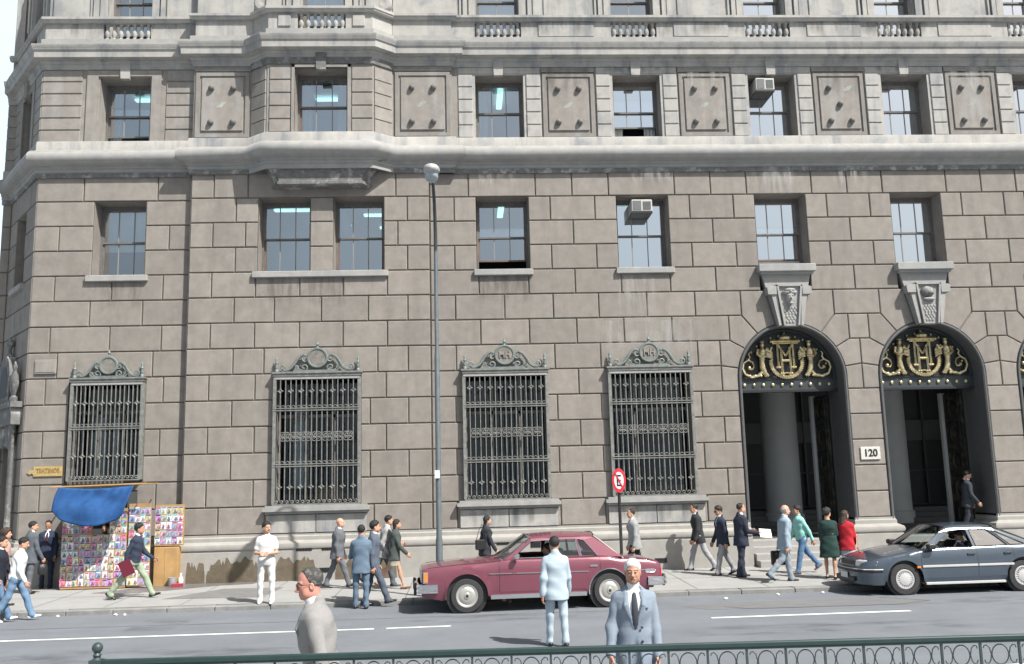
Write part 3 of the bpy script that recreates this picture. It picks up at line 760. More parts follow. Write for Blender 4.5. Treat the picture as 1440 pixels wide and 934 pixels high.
    md=q.build('medallion',[M['iron'],M['meddark'] ],g,smooth=40)
    if letters:
        t=text_obj('monogram','MH',.26,.012,M['panel'],md,(c,yc-.045,zz),.8,.006)
    return g
M['meddark']=mat('medallion_field',(.20,.19,.17),.45,.35,7.,metal=.1)
grille(-3.91,1.085,L(1)+.02,L(6)-.02,YP); grille(BX[0]-.03,1.09,L(1)+.02,L(6)-.02,YR,letters=True); grille(BX[1]-.03,1.09,L(1)+.02,L(6)-.02,YR,letters=True)
grille(-9.39,.89,2.62,L(6)-.05,YL,tiers=2,ped=.88)
tag(bld.children[-1],label='shorter window grille with two tiers of bars')

def stain(x0,x1,z0,z1,y,m):
    mb=MB(); mb.face([(x0,y,z0),(x1,y,z0),(x1,y,z1),(x0,y,z1)]); mb.build('stain',[M[m]],bld,recalc=False)
for x0,x1,z0,z1,y,m in ((BX[1]-.95,BX[1]+.35,6.3,7.88,-.009,'stainw'),(BX[2]-1.0,BX[2]+.6,10.0,10.9,-.062,'stainw'),(BX[2]+1.4,BX[2]+2.6,10.25,10.92,-.062,'stainw'),(BX[0]-1.2,BX[0]+.4,10.3,10.92,-.062,'stainw'),(BX[1]-.4,BX[1]+1.0,10.4,10.92,-.062,'stainw'),
    (BX[0]-.8,BX[0]+.8,6.9,7.9,-.009,'staind'),(PC-1.8,PC+1.8,6.9,7.9,YP-.009,'staind'),(LCX-.8,LCX+.8,7.0,7.9,YL-.009,'staind'),(BX[1]-1.6,BX[1]+1.7,5.2,6.6,-.009,'stainw'),
    (BX[0]-1.28,BX[0]+1.28,L(0)+.02,L(1)-.2,-.054,'staind'),(BX[1]-1.28,BX[1]+1.28,L(0)+.02,L(1)-.2,-.054,'staind'),(BX[0]-1.2,BX[0]-.3,L(0)+.02,L(1)-.2,-.056,'stainw')):
    stain(x0,x1,z0,z1,y,m)
for i,c in enumerate(BX): stain(c+1.2,c+2.72,12.9,13.92,-.05,'stainw' if i%2 else 'staind'); stain(c-1.15,c+1.15,13.72,13.94,-.034,'staind' if i%2 else 'stainw')
for a,b in ((-11.4,-7.5),(-.1,4.),(4.,9.),(9.,15.)): stain(a,b,14.84,15.30,(YL if a<-8 else 0)-.025 if a<-8 else -.053,'staind')
# --- keystones with carved heads over the arches
for i,c in enumerate(ARC):
    mb=MB(); mb.bbox(c-.80,c+.80,-.24,.3,L(10)-.20,L(10)+.01,.015); mb.box(c-.74,c+.74,-.17,.2,L(10)-.26,L(10)-.2)
    mb.build('window_sill',[M['band']],bld)
    k=MB(); k.prism([(c-.33,6.38),(c+.33,6.38),(c+.68,L(10)-.26),(c-.68,L(10)-.26)],-.06,.2)
    for s in (-1,1):   # scroll shoulders
        k.prism([(c+s*.27,6.36),(c+s*.34,6.36),(c+s*.50,7.25),(c+s*.34,7.28)],-.22,.05)
        k.prism([(c+s*.36,7.22),(c+s*.60,7.22),(c+s*.62,7.42),(c+s*.55,7.45),(c+s*.36,7.45)],-.26,.05)
        k.tube([(c+s*.5,-.22,7.38),(c+s*.5,.05,7.38)],.09,10)
    k.prism([(c-.22,6.35),(c+.22,6.35),(c+.36,7.50),(c-.36,7.50)],-.20,.05)
    k.prism([(c-.22,6.352),(c-.17,6.352),(c-.30,7.44),(c-.36,7.49)],-.27,-.19); k.prism([(c+.22,6.352),(c+.17,6.352),(c+.30,7.44),(c+.36,7.49)],-.27,-.19)
    k.prism([(c-.355,7.44),(c+.355,7.44),(c+.36,7.50),(c-.36,7.50)],-.27,-.19)
    for r_ in range(6):    # imbricated scales
        zz=6.46+r_*.075; n=3+r_//3
        for q in range(n): k.ball((c+(q-(n-1)/2+.5*(r_%2)-.25)*.085,-.20,zz),(.045,.03,.05),6,5)
    ks=k.build('keystone',[M['band']],bld,smooth=30)
    h=MB()
    if i!=1:
        h.ball((c,-.22,7.12),(.125,.12,.19),14,10); h.ball((c,-.345,7.09),(.026,.04,.055),8,6); h.ball((c,-.30,7.0),(.06,.035,.022),8,6); h.ball((c,-.30,6.955),(.07,.05,.045),8,6)
        for s in (-1,1): h.ball((c+s*.055,-.315,7.145),(.03,.022,.014),8,6); h.ball((c+s*.05,-.325,7.175),(.045,.02,.014),8,6)
        h.ball((c,-.235,7.27),(.22,.10,.085),14,8); h.ball((c,-.28,7.33),(.16,.07,.05),12,8); h.ball((c,-.335,7.29),(.03,.03,.03),8,6)
        h.build('carved_head',[M['band']],ks,smooth=60)
    else:
        h.ball((c-.03,-.22,7.24),(.20,.10,.15),14,8); h.ball((c+.03,-.29,7.19),(.1,.06,.06),10,8)
        h.build('carved_helmet',[M['crust_shade']],ks,smooth=60); h=MB(); h.ball((c,-.24,7.03),(.17,.06,.05),12,8); h.build('carved_ruff',[M['band']],ks,smooth=60)
    # gilded tympanum
    y=.52; t=MB(); outl=[(c-1.42,4.62),(c+1.42,4.62)]+[(c+1.42*math.cos(R(a)),SPZ+1.42*math.sin(R(a))) for a in range(0,181,6)]
    t.prism(outl,y,y+.06); t.box(c-1.42,c+1.42,y-.06,y+.1,4.60,4.66); t.box(c-1.42,c+1.42,y-.035,y+.1,4.66,4.95,1); t.box(c-1.42,c+1.42,y-.06,y+.1,4.95,4.985)
    ring=[(c+1.36*math.cos(R(a)),y-.02,SPZ+1.36*math.sin(R(a))) for a in range(0,181,5)]; t.tube(ring,.05,6,1)
    ty=t.build('tympanum',[M['black'],M['irondark']],bld)
    s=MB()
    for q in range(10): s.ball((c-1.2+q*.265,y-.05,4.805),(.05,.03,.05),10,6)
    for a in range(20,161,11): s.ball((c+1.22*math.cos(R(a)),y-.03,SPZ+1.22*math.sin(R(a))),(.035,.025,.035),8,6)
    s.build('boss',[M['gold']],ty,smooth=60)  # ornamental gilded bosses, all in one mesh
    e=MB(); ye=y-.07
    def bar(x0,z0,x1,z1,w=.029): e.tube([(c+x0,ye-.03,z0),(c+x1,ye-.03,z1)],w,4)
    bar(-.22,5.30,-.22,5.98); bar(.22,5.30,.22,5.98); bar(-.22,5.95,0,5.60); bar(.22,5.95,0,5.60)
    for x in (-.22,.22): bar(x-.06,5.28,x+.06,5.28,.03)
    bar(-.12,5.12,-.12,5.84,.032); bar(.12,5.12,.12,5.84,.032); bar(-.12,5.47,.12,5.47,.032)
    for x in (-.12,.12): bar(x-.05,5.11,x+.05,5.11,.028)
    bar(-.42,6.02,.42,6.02,.045); bar(-.36,5.96,.36,5.96,.025)
    e.lathe([(.01,0),(.16,.0),(.18,.06),(.12,.11),(.04,.14),(.03,.2),(.005,.22)],(c,ye,6.06),12)
    e.build('monogram',[M['gold']],ty)
    g=MB()     # garland
    path=[(c+.44*math.cos(R(a)),ye-.03,5.42+.42*math.sin(R(a))) for a in range(170,371,8)]
    g.tube(path,.036,6)
    for k_,a in enumerate(range(172,370,7)): 
        x,z=c+.44*math.cos(R(a)),5.42+.42*math.sin(R(a)); d=R(a+40); g.tube([(x-.06*math.cos(d),ye-.05,z-.06*math.sin(d)),(x+.06*math.cos(d),ye-.06,z+.06*math.sin(d))],.022,5)
    g.tube([(c+.10*math.cos(R(a)),ye-.02,5.06+.07*math.sin(R(a))) for a in range(0,361,24)],.022,5)
    g.build('garland',[M['gold']],ty,smooth=60)
    for s_ in (-1,1):  # supporters ending in scrolls
        f=MB(); X=lambda v: c+s_*v
        f.ball((X(.66),ye-.05,5.92),(.062,.07,.085),10,8); f.ball((X(.66),ye-.05,6.0),(.075,.07,.03),10,6)
        f.tube([(X(.66),ye-.04,5.86),(X(.67),ye-.05,5.74),(X(.68),ye-.05,5.60),(X(.69),ye-.04,5.45),(X(.68),ye-.03,5.28),(X(.62),ye-.02,5.12),(X(.52),ye-.02,5.04)],[.035,.11,.10,.07,.085,.075,.04],8)
        f.tube([(X(.78),ye-.05,5.78),(X(.83),ye-.1,5.64),(X(.72),ye-.16,5.56),(X(.56),ye-.14,5.60)],[.05,.04,.035,.03],6)
        f.tube([(X(.56),ye-.05,5.78),(X(.46),ye-.08,5.72),(X(.40),ye-.08,5.84)],[.05,.04,.03],6)
        for w_ in range(4): f.tube([(X(.55),ye-.02,5.82-.07*w_),(X(.42+.01*w_),ye,5.76-.06*w_),(X(.36),ye,5.68-.06*w_)],[.05,.04,.015],5)
        f.tube([(X(.66),ye-.03,5.20),(X(.80),ye-.02,5.06),(X(1.0),ye-.02,5.02),(X(1.17),ye-.02,5.10),(X(1.24),ye-.02,5.26),(X(1.20),ye-.02,5.42),(X(1.07),ye-.02,5.50),(X(.95),ye-.02,5.44),(X(.91),ye-.02,5.33),(X(.96),ye-.02,5.24),(X(1.04),ye-.02,5.25)],[.058,.052,.047,.042,.038,.034,.03,.027,.023,.023,.028],6)
        f.ball((X(1.05),ye-.03,5.28),.05,8,6)
        f.tube([(X(1.07),ye-.02,5.50),(X(1.02),ye-.02,5.58),(X(1.05),ye-.02,5.66),(X(1.0),ye-.02,5.72)],[.03,.025,.02,.01],5)
        for v in (.60,.74,.90,1.05): f.ball((X(v),ye-.04,5.055),(.05,.03,.04),6,5)
        f.build('supporter',[M['gold']],ty,smooth=60)

# --- entrance hall behind the arches
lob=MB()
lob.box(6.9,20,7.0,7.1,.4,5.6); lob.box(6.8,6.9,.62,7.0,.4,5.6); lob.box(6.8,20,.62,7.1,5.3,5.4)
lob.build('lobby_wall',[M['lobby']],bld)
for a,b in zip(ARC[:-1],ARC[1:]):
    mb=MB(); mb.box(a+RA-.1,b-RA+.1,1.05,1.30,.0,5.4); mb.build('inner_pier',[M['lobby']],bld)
mb=MB(); mb.box(6.8,20,1.0,7.1,.40,.62,1)
for k in range(4): mb.box(6.8,20,3.6+.32*k,7.1,.62+.15*k,.62+.15*(k+1),1)
mb.build('lobby_floor',[M['floorlobby'],M['lobby']],bld)
for c in ARC:
    mb=MB()
    for k in range(4): mb.bbox(c-RA+.12,c+RA-.12,-.50+.30*k,1.0,-.1 if k==0 else .155*k-.02,.155*(k+1),.012)
    mb.build('entrance_steps',[M['step']],bld)
for x in (9.9,13.4,16.9):
    mb=MB(); mb.lathe([(.62,.0),(.62,.5),(.56,.54),(.56,4.7)],(x,4.4,.62),28); mb.build('lobby_column',[M['colgrey']],bld,smooth=40)
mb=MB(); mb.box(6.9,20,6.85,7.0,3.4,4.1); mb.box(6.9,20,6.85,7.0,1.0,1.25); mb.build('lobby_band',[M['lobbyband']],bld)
mb=MB()
for x in np.arange(7.4,19.5,1.05): mb.box(x-.03,x+.03,6.8,6.88,.9,5.2)
mb.box(6.9,20,6.8,6.86,2.35,2.40); mb.build('glazed_screen',[M['sash']],bld)
for c in ARC:     # open bronze door leaf folded back on the right side, its pale edge
    mb=MB(); x=c+RA-.16; y0,y1=1.10,2.0
    mb.box(x-.06,x+.02,y0,y1,.65,4.55); 
    for k in range(5):
        z0=.72+k*.76
        mb.box(x-.085,x-.06,y0+.08,y1-.08,z0,z0+.06,0); mb.box(x-.085,x-.06,y0+.08,y0+.14,z0+.06,z0+.72,0); mb.box(x-.085,x-.06,y1-.14,y1-.08,z0+.06,z0+.72,0)
        mb.ball((x-.07,(y0+y1)/2,z0+.38),(.05,.17,.22),10,8,1); 
        for q in range(5): mb.ball((x-.075,y0+.2+q*.13,z0+.72),(.03,.035,.03),6,5,1)
    d=mb.build('bronze_door',[M['bronze'],M['bronze']],bld,smooth=40)
    mb=MB(); mb.box(x-.14,x+.0,2.02,2.16,.65,4.6); mb.build('door_jamb',[M['colgrey']],bld)
mb=MB(); mb.tube([(11.95,3.3,.62),(11.95,3.3,1.55)],.025,6); mb.tube([(11.85,3.15,1.62),(12.6,4.6,1.25)],.025,6); mb.build('handrail',[M['black']],bld)

# --- canted corner wall on the side street (in shade)
cd=(CH1-CH0); CLn=cd.length; cd.normalize(); cn=Vector((cd.y,-cd.x))
Tm=Matrix(((cd.x,-cn.x,0,CH0.x),(cd.y,-cn.y,0,CH0.y),(0,0,1,0),(0,0,0,1)))    # local x along wall, local y into wall
w=MB(); w.X=Tm
hc=[(.85,1.95,*W2),(.75,2.1,.0,3.6)]
jc=lambda i: [.6,2.4] if i%2 else [1.2,2.0]
for i in range(14): course(w,0,CLn,L(i),L(i+1),jc(i),hc,0)
for h in hc: reveal(w,*h,.02,.6)
w.X=None
for i in range(14): course(w,CHE[0],CH0.x,L(i),L(i+1),[],[],CH0.y)
w.build('corner_wall',[M['stone'],M['joint']],bld)
w=MB(); w.X=Tm; strip(w,0,CLn,Z3,Z3T,0,[(.85,1.95,*W3)]); reveal(w,.85,1.95,*W3,0,.5)
for a,b in ((0,.5),(2.3,CLn)):
    for k in range(6): w.bbox(a,b,-.035,.02,Z3+k*.35+.016,Z3+(k+1)*.35-.016,.012)
w.box(.58,.85,-.04,.02,Z3,13.9); w.box(1.95,2.2,-.04,.02,Z3,13.9); w.box(.85,1.95,-.04,.02,13.7,13.9); w.prism([(1.25,13.65),(1.55,13.65),(1.6,14.15),(1.2,14.15)],-.12,.02)
w.X=None; w.rect(CHE[0],CH0.x,Z3,Z3T,CH0.y)
for k in range(6): w.bbox(CHE[0],CH0.x,CH0.y-.03,CH0.y+.05,Z3+k*.35+.016,Z3+(k+1)*.35-.016,.012)
w.build('corner_upper_wall',[M['panel']],bld)
w=MB(); w.X=Tm; strip(w,0,CLn,Z4,Z4T,.16,[(.85,1.95,15.0,17.6)]); reveal(w,.85,1.95,15.,17.6,.16,.6)
w.box(0,.75,-.02,.1,14.82,15.31); w.box(2.05,CLn,-.02,.1,14.82,15.31)
for q in (.35,.65,2.15,2.5): w.box(q-.08,q+.08,.08,.2,15.45,18.2)
w.X=None; w.rect(CHE[0],CH0.x,Z4,Z4T,CH0.y+.12)
w.build('corner_attic_wall',[M['pale']],bld)
w=MB(); w.X=Tm
for z0,z1 in (W2,W3,(15.,17.6)):
    w.rect(.85,1.95,z0,z1,.56,1)
    w.box(.85,1.95,.48,.54,(z0+z1)/2-.03,(z0+z1)/2+.03); w.box(.85,.92,.48,.54,z0,z1); w.box(1.88,1.95,.48,.54,z0,z1)
    for q in (1.22,1.58): w.box(q-.015,q+.015,.49,.53,z0,z1)
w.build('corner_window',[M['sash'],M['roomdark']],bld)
w=MB(); w.X=Tm; w.bbox(.72,2.08,-.1,.5,W2[0]-.17,W2[0],.015); w.build('window_sill',[M['band']],bld)
w=MB(); w.X=Tm@Matrix.Translation((-.4,0,0))@Matrix.Diagonal((1,.42,1,1))      # ornate doorcase
w.rect(1.15,2.5,0,3.6,.58,1)
for q in (.85,2.8):
    w.box(q-.26,q+.26,-.55,0,0,1.2); w.lathe([(.2,0),(.2,.1),(.16,.14),(.15,2.1),(.13,2.7),(.18,2.76),(.22,2.95)],(q,-.3,1.2),14)
w.box(.5,3.15,-.6,.0,4.15,4.6); w.box(.4,3.25,-.72,0,4.6,4.75)
for q in (.85,2.8): w.lathe([(.22,0),(.22,.12),(.12,.18),(.26,.5),(.2,.72),(.1,.85),(.15,.95),(.02,1.1)],(q,-.35,4.75),12)
w.prism([(1.15+.68*(1-math.cos(R(a))),5.35+.75*math.sin(R(a))) for a in range(0,181,12)]+[(2.51,4.75),(1.15,4.75)],-.5,0)
w.prism([(1.4+.43*(1-math.cos(R(a))),5.35+.45*math.sin(R(a))) for a in range(0,181,12)]+[(2.26,4.95),(1.4,4.95)],-.52,-.505,1)
w.lathe([(.2,0),(.12,.1),(.09,.2),(.2,.32),(.2,.42),(.1,.5),(.03,.55)],(1.83,-.25,6.08),14)
w.box(1.05,2.6,-.35,.05,3.6,4.15); w.ball((1.83,-.36,3.85),(.28,.12,.3),12,8)
for q in (1.2,2.45): w.tube(spiral(0,0,.22,.04,0,500,0,20) and [(q+p[0],-.3,3.7+p[2]) for p in spiral(0,0,.22,.04,0,500,0,20)],.05,6)
w.build('side_doorcase',[M['crust_shade'],M['roomdark']],bld,smooth=40)  # dark stone chosen to paint the doorcase's shade into its colour
# flank beyond the corner and the roof, so that the block is closed
w=MB(); w.box(CHE[0]+.02,CHE[0]+.3,CH0.y+.2,24,0,18.6); w.box(XR-.2,XR,.6,24,0,18.6); w.box(CH0.x,XR,23.7,24,0,18.6); w.box(CH0.x+.3,XR-.2,CH0.y+3.2,23.7,18.5,18.6)
w.build('flank_wall',[M['stone']],bld)

# ---------------------------------------------------------------- things fixed to the building
def fixed(name,loc,label,cat): return empty(name,loc,0,label,cat)
n=fixed('house_number_plate',(10.86,-.005,2.86),'white enamel number plate reading 120 on the stone pier between the arches','number plate')
mb=MB(); mb.bbox(-.27,.27,-.03,0,-.17,.17,.008); mb.build('plate',[M['platewhite']],n); text_obj('numerals','120',.27,.006,M['black'],n,(0,-.035,0),.95,.006)
n=fixed('street_name_sign',(-10.93,YL-.005,2.90),'brass street name sign reading TEATINOS on the corner wall','street sign')
mb=MB(); mb.prism([(-.45,-.02),(-.38,.045),(-.33,.02),(-.28,.05),(-.28,.13),(.45,.13),(.45,-.13),(-.28,-.13),(-.28,-.07),(-.33,-.05),(-.38,-.075)],-.02,0); mb.box(-.27,.44,-.026,-.02,-.12,-.09)
mb.build('plate',[M['brass']],n); text_obj('lettering','TEATINOS',.16,.004,M['brassdk'],n,(.08,-.026,.02),.78,.003)
n=fixed('blank_plaque',(-11.05,YL-.005,5.63),'small blank stone plaque high on the corner wall near the window grille','plaque')
mb=MB(); mb.bbox(-.28,.28,-.04,0,-.19,.19,.01); mb.bbox(-.24,.24,-.052,-.03,-.15,.15,.006); mb.build('tablet',[M['panel']],n)
def aircon(x,y,z,w,h,d,label,rz=0):
    n=empty('air_conditioner',(x,y,z),rz,label,'air conditioner','window air conditioners')
    mb=MB(); mb.bbox(-w/2,w/2,-d/2,d/2,0,h,.015); mb.build('casing',[M['ac']],n)
    mb=MB(); mb.box(-w/2+.04,-.02,-d/2-.012,-d/2,.04,h-.04); mb.build('intake_grille',[M['acdark']],n)
    mb=MB()
    for k in range(7): mb.box(.03,w/2-.04,-d/2-.014,-d/2,.05+k*(h-.1)/7,.05+k*(h-.1)/7+.022)
    mb.build('louvre',[M['acdark']],n)
    mb=MB(); mb.box(-w/2,w/2,-d/2,d/2,-.05,-.01); mb.build('shelf',[M['black']],n)
    return n
aircon(BX[1]-.02,.22,9.66,.58,.34,.58,'boxy window air conditioner above the grilled window by the lower row of windows')
aircon(BX[2]-.20,.24,13.22,.54,.36,.58,'pale window air conditioner set high in a third floor window with blinds')
# ================================================================ STREET
KY=-4.2; ZR=-.19
def zs(y): return -.09*min(max(-y/4.2,-.3),1)      # the pavement falls towards the kerb
mb=MB()
mb.face([(-90,-17.0,ZR),(90,-17.0,ZR),(90,KY+.02,ZR),(-90,KY+.02,ZR)])
road=mb.build('road',[M['asphalt']],recalc=False); tag(road,'grey asphalt road in front of the building','road',kind='structure')
mb=MB(); mb.face([(-250,-250,ZR-.02),(250,-250,ZR-.02),(250,250,ZR-.02),(-250,250,ZR-.02)])
tag(mb.build('ground',[M['asphalt']],recalc=False),'wide ground around the street','ground',kind='structure')
mb=MB(); mb.face([(-60,KY+.24,zs(KY+.24)),(60,KY+.24,zs(KY+.24)),(60,.3,.006),(-60,.3,.006)])
mb.face([(-60,.3,.006),(60,.3,.006),(60,6,.006),(-60,6,.006)])
for x in np.arange(-59,60,1.6):
    mb.face([(x,KY+.3,zs(KY+.3)+.003),(x+.014,KY+.3,zs(KY+.3)+.003),(x+.014,-.2,zs(-.2)+.003),(x,-.2,zs(-.2)+.003)],1)
mb.face([(-60,-2.1,zs(-2.1)+.0031),(60,-2.1,zs(-2.1)+.0031),(60,-2.085,zs(-2.085)+.0031),(-60,-2.085,zs(-2.085)+.0031)],1)
sw=mb.build('sidewalk',[M['pave'],M['tar']],recalc=False); tag(sw,'pale concrete pavement along the building','pavement',kind='structure')
mb=MB(); r=random.Random(3); x=-60.
while x<60:
    l=r.uniform(.9,1.2); d=r.uniform(-.012,.012); h=r.uniform(-.006,.006)
    mb.bbox(x+.004,x+l-.004,KY+d,KY+.25,ZR-.1,zs(KY)+.002+h,.018); x+=l
tag(mb.build('kerb',[M['kerb']]),'worn stone kerb between pavement and road','kerb',kind='structure')
def flat(name,poly,m,label,z=.004,kind='structure',zf=None):
    mb=MB(); mb.face([(p[0],p[1],(zf(p[1]) if zf else ZR)+z) for p in poly]); o=mb.build(name,[m],recalc=False); tag(o,label,'road' if not zf else 'pavement',kind=kind); return o
flat('road_line',[(-30,-7.43),(-1.72,-7.425),(-1.72,-7.315),(-30,-7.31)],M['linepaint'],'white painted lane line ending behind the pedestrians')
flat('road_line',[(-1.5,-7.41),(-.35,-7.38),(-.35,-7.27),(-1.5,-7.31)],M['linepaint'],'short end piece of the white lane line')
flat('road_line',[(4.4,-7.45),(8.15,-7.38),(8.15,-7.25),(4.4,-7.33)],M['linepaint'],'short white painted lane dash on the asphalt')
flat('road_line',[(5.2,-12.45),(14,-12.0),(14,-11.85),(5.2,-12.3)],M['linepaint'],'white road marking beyond the fence')
flat('road_line',[(3.9,-12.75),(6.2,-12.7),(6.2,-12.58),(3.9,-12.62)],M['linepaint'],'white crossing mark beyond the fence')
for q in ((-6.5,-6.9,-5.4,-5.0),(-1.5,-7.1,3.8,-5.9),(3.2,-9.6,9.,-8.2),(-9.,-10.2,-2.,-8.4),(9.,-7.1,14.,-5.6)): flat('road_stain',[(q[0],q[1]),(q[2],q[1]),(q[2],q[3]),(q[0],q[3])],M['oil'],'dark oily tyre stain on the asphalt',.0025)
flat('road_patch',[(4.6,-6.35),(9.2,-6.5),(9.0,-5.75),(8.3,-5.35),(5.1,-5.45),(4.2,-5.75)],M['asphalt2'],'smoother dark repair patch in the asphalt',.003)
def seam(pts,w=.03,z=.0055):
    mb=MB()
    for a,b in zip(pts[:-1],pts[1:]):
        d=(Vector(b)-Vector(a)).normalized(); n=Vector((-d.y,d.x))*w/2
        mb.face([(a[0]-n.x,a[1]-n.y,ZR+z),(b[0]-n.x,b[1]-n.y,ZR+z),(b[0]+n.x,b[1]+n.y,ZR+z),(a[0]+n.x,a[1]+n.y,ZR+z)])
    tag(mb.build('road_seam',[M['tar']],recalc=False),'thin dark tar seam in the asphalt','road',kind='structure')
seam([(5.0,-6.0),(5.4,-6.4),(8.3,-6.45),(9.15,-6.05),(8.4,-5.4)]); seam([(-30,-6.1),(-9,-6.0),(-3,-6.15),(3,-6.05)],.02)
flat('pavement_patch',[(-6.9,-2.9),(-5.6,-3.0),(-4.7,-3.05),(-4.45,-1.5),(-5.9,-1.4)],M['pavedark'],'dark asphalt patch in the pavement by the wall',.004,zf=zs)
flat('pavement_puddle',[(-9.0,-1.5),(-8.2,-1.75),(-7.2,-1.4),(-6.2,-.75),(-5.4,-.62),(-5.3,-.25),(-7.6,-.2),(-8.2,-.8)],M['wet'],'wet stain spreading over the pavement by the wall',.0045,zf=zs)
mb=MB(); mb.bbox(-90,90,-40,-16.7,-.4,-.03,.03); tag(mb.build('median_pavement',[M['pave']]),'raised paved median strip behind the green fence','pavement',kind='structure')
mb=MB(); mb.box(-60,-20,-4,-3,-.3,-.2)
# litter
r=random.Random(11)
LT=[(-8.55,-4.35,'crumpled white paper on the road by the kerb beside the newsstand'),(-7.35,-4.40,'small white scrap in the gutter below the striding man'),(-7.15,-4.45,'torn pale wrapper in the gutter near the striding man'),(5.35,-4.9,'white scrap of paper on the asphalt behind the red car'),(6.6,-4.5,'tiny white scrap in the gutter below the briefcase man'),(7.6,-4.45,'pale crumb of litter along the kerb ahead of the blue car')]
for x,y,lab in LT:
    mb=MB(); s=r.uniform(.025,.045); pts=[[(s*q*math.cos(a)*r.uniform(.6,1.2),s*q*math.sin(a)*r.uniform(.6,1.2),h*.6) for a in np.linspace(0,5.4,7)] for q,h in ((1,0.004),(1.1,.03),(.6,.055),(.15,.06))]
    mb.loft(pts,0,True); o=mb.build('litter_scrap',[M['white']]); o.location=(x,y,ZR+.004); tag(o,lab,'litter','litter along the kerb')

# --- iron fence on the median
A=Vector((-2.52,-18.0,-.03)); B=Vector((7.0,-18.35,-.03)); fd=(B-A).normalized(); FH=1.282
fence=empty('iron_fence',A,math.atan2(fd.y,fd.x),'low dark green iron fence with ring ornaments under its flat handrail','fence')
LN=(B-A).length; PW=.268
mb=MB(); mb.bbox(0,LN,-.022,.022,FH-.036,FH,.006); mb.box(0,LN,-.014,.014,FH-.048,FH-.036); mb.build('handrail',[M['rail']],fence)
mb=MB(); mb.box(0,LN,-.006,.006,FH-.213,FH-.202); mb.box(0,LN,-.012,.012,.12,.145); mb.build('rail',[M['fencebar']],fence)
n=int(LN/PW)
for k in range(n+1):
    x=.12+k*PW
    mb=MB(); mb.box(x-.0075,x+.0075,-.0075,.0075,.0 if k%6==0 else .12,FH-.05); mb.box(x+PW/2-.007,x+PW/2+.007,-.007,.007,.13,FH-.205); mb.build('bar',[M['fencebar']],fence)
    mb=MB(); c=x+PW/2; zc=FH-.128
    mb.tube([(c+.058*math.cos(R(a)),0,zc+.066*math.sin(R(a))) for a in range(0,361,20)],.0045,5,0,False)
    for s in (-1,1):
        mb.tube([(c+s*.113,0,zc+.042),(c+s*.108,0,zc+.058),(c+s*.09,0,zc+.062),(c+s*.072,0,zc+.045),(c+s*.062,0,zc),(c+s*.07,0,zc-.04),(c+s*.085,0,zc-.058),(c+s*.103,0,zc-.055),(c+s*.112,0,zc-.035)],.004,5)
    mb.build('ring_ornament',[M['fencebar']],fence,smooth=60)
mb=MB(); mb.box(-.05,.03,-.04,.04,0,FH+.0); mb.lathe([(.035,0),(.022,.015),(.03,.03),(.02,.045)],(-.01,0,FH),10); mb.ball((-.01,0,FH+.078),.036,14,10); mb.build('end_post',[M['fencebar']],fence,smooth=50)

# --- street lamp
lp=empty('street_lamp',(-.64,-4.05,zs(-4.05)),0,'tall grey street lamp pole with rounded lamp head above the red car','street lamp')
mb=MB(); mb.lathe([(.12,0),(.12,.03),(.078,.06),(.074,1.2),(.06,1.3),(.056,5.3),(.045,5.36),(.042,7.75)],(0,0,0),14); mb.build('pole',[M['steelpole']],lp,smooth=40)
mb=MB(); mb.tube([(0,0,7.65),(0,-.02,8.05),(-.005,-.12,8.45),(-.01,-.34,8.80),(-.02,-.62,9.02),(-.03,-.9,9.12)],[.042,.041,.039,.037,.035,.033],10); mb.build('arm',[M['irondark']],lp,smooth=60)
hd=MB(); hd.loft([[(-.03+.9*w*math.cos(a),-.85-t,9.16+h+.9*hh*math.sin(a)-.12*t) for a in np.linspace(0,2*math.pi,17)[:-1]] for t,w,h,hh in ((0,.05,0,.05),(.1,.10,.01,.08),(.25,.17,.03,.12),(.45,.205,.05,.14),(.62,.185,.05,.13),(.74,.11,.05,.08),(.78,.03,.05,.03))],0,True)
h=hd.build('lamp_head',[M['lamphead']],lp,smooth=60)
b=MB(); b.ball((-.03,-1.28,9.02),(.148,.25,.135),16,10); b.build('lamp_bowl',[mat('lamp_bowl_glass',(.30,.36,.40),.12,.1,5.)],h,smooth=60)
mb=MB(); mb.box(-.075,.03,-.10,-.06,2.55,2.72); mb.build('pole_tag',[M['white']],lp)

# --- no parking sign
sx,sy=3.36,-3.92; sp=empty('no_parking_sign',(sx,sy,zs(sy)),0,'round red and white sign with a struck out letter E on a black pole','road sign')
mb=MB(); mb.lathe([(.035,0),(.035,2.40)],(0,0,0),10); mb.build('pole',[M['black']],sp,smooth=50)
zc=2.42-.02; mb=MB()
mb.loft([[(.155*q*math.cos(R(a)),yy,zc+.27*q*math.sin(R(a))) for a in range(0,360,15)] for q,yy in ((1,-.045),(1,-.06),(.8,-.062))],0,True)
ds=mb.build('disc',[M['red']],sp); mb=MB(); mb.loft([[(.104*q*math.cos(R(a)),yy,zc+.188*q*math.sin(R(a))) for a in range(0,360,15)] for q,yy in ((1,-.06),(1,-.066),(.8,-.067))],0,True); mb.build('field',[M['white']],ds)
mb=MB()
for x0,x1,z0,z1 in ((-.05,-.02,-.125,.125),(-.02,.052,.09,.125),(-.02,.04,-.018,.018),(-.02,.052,-.125,-.09)): mb.box(x0,x1,-.073,-.067,zc+z0,zc+z1)
mb.build('letter',[M['black']],ds)
mb=MB(); mb.prism([(-.09,zc+.15),(-.07,zc+.175),(.09,zc-.15),(.07,zc-.175)],-.078,-.073); mb.build('slash',[M['red']],ds)

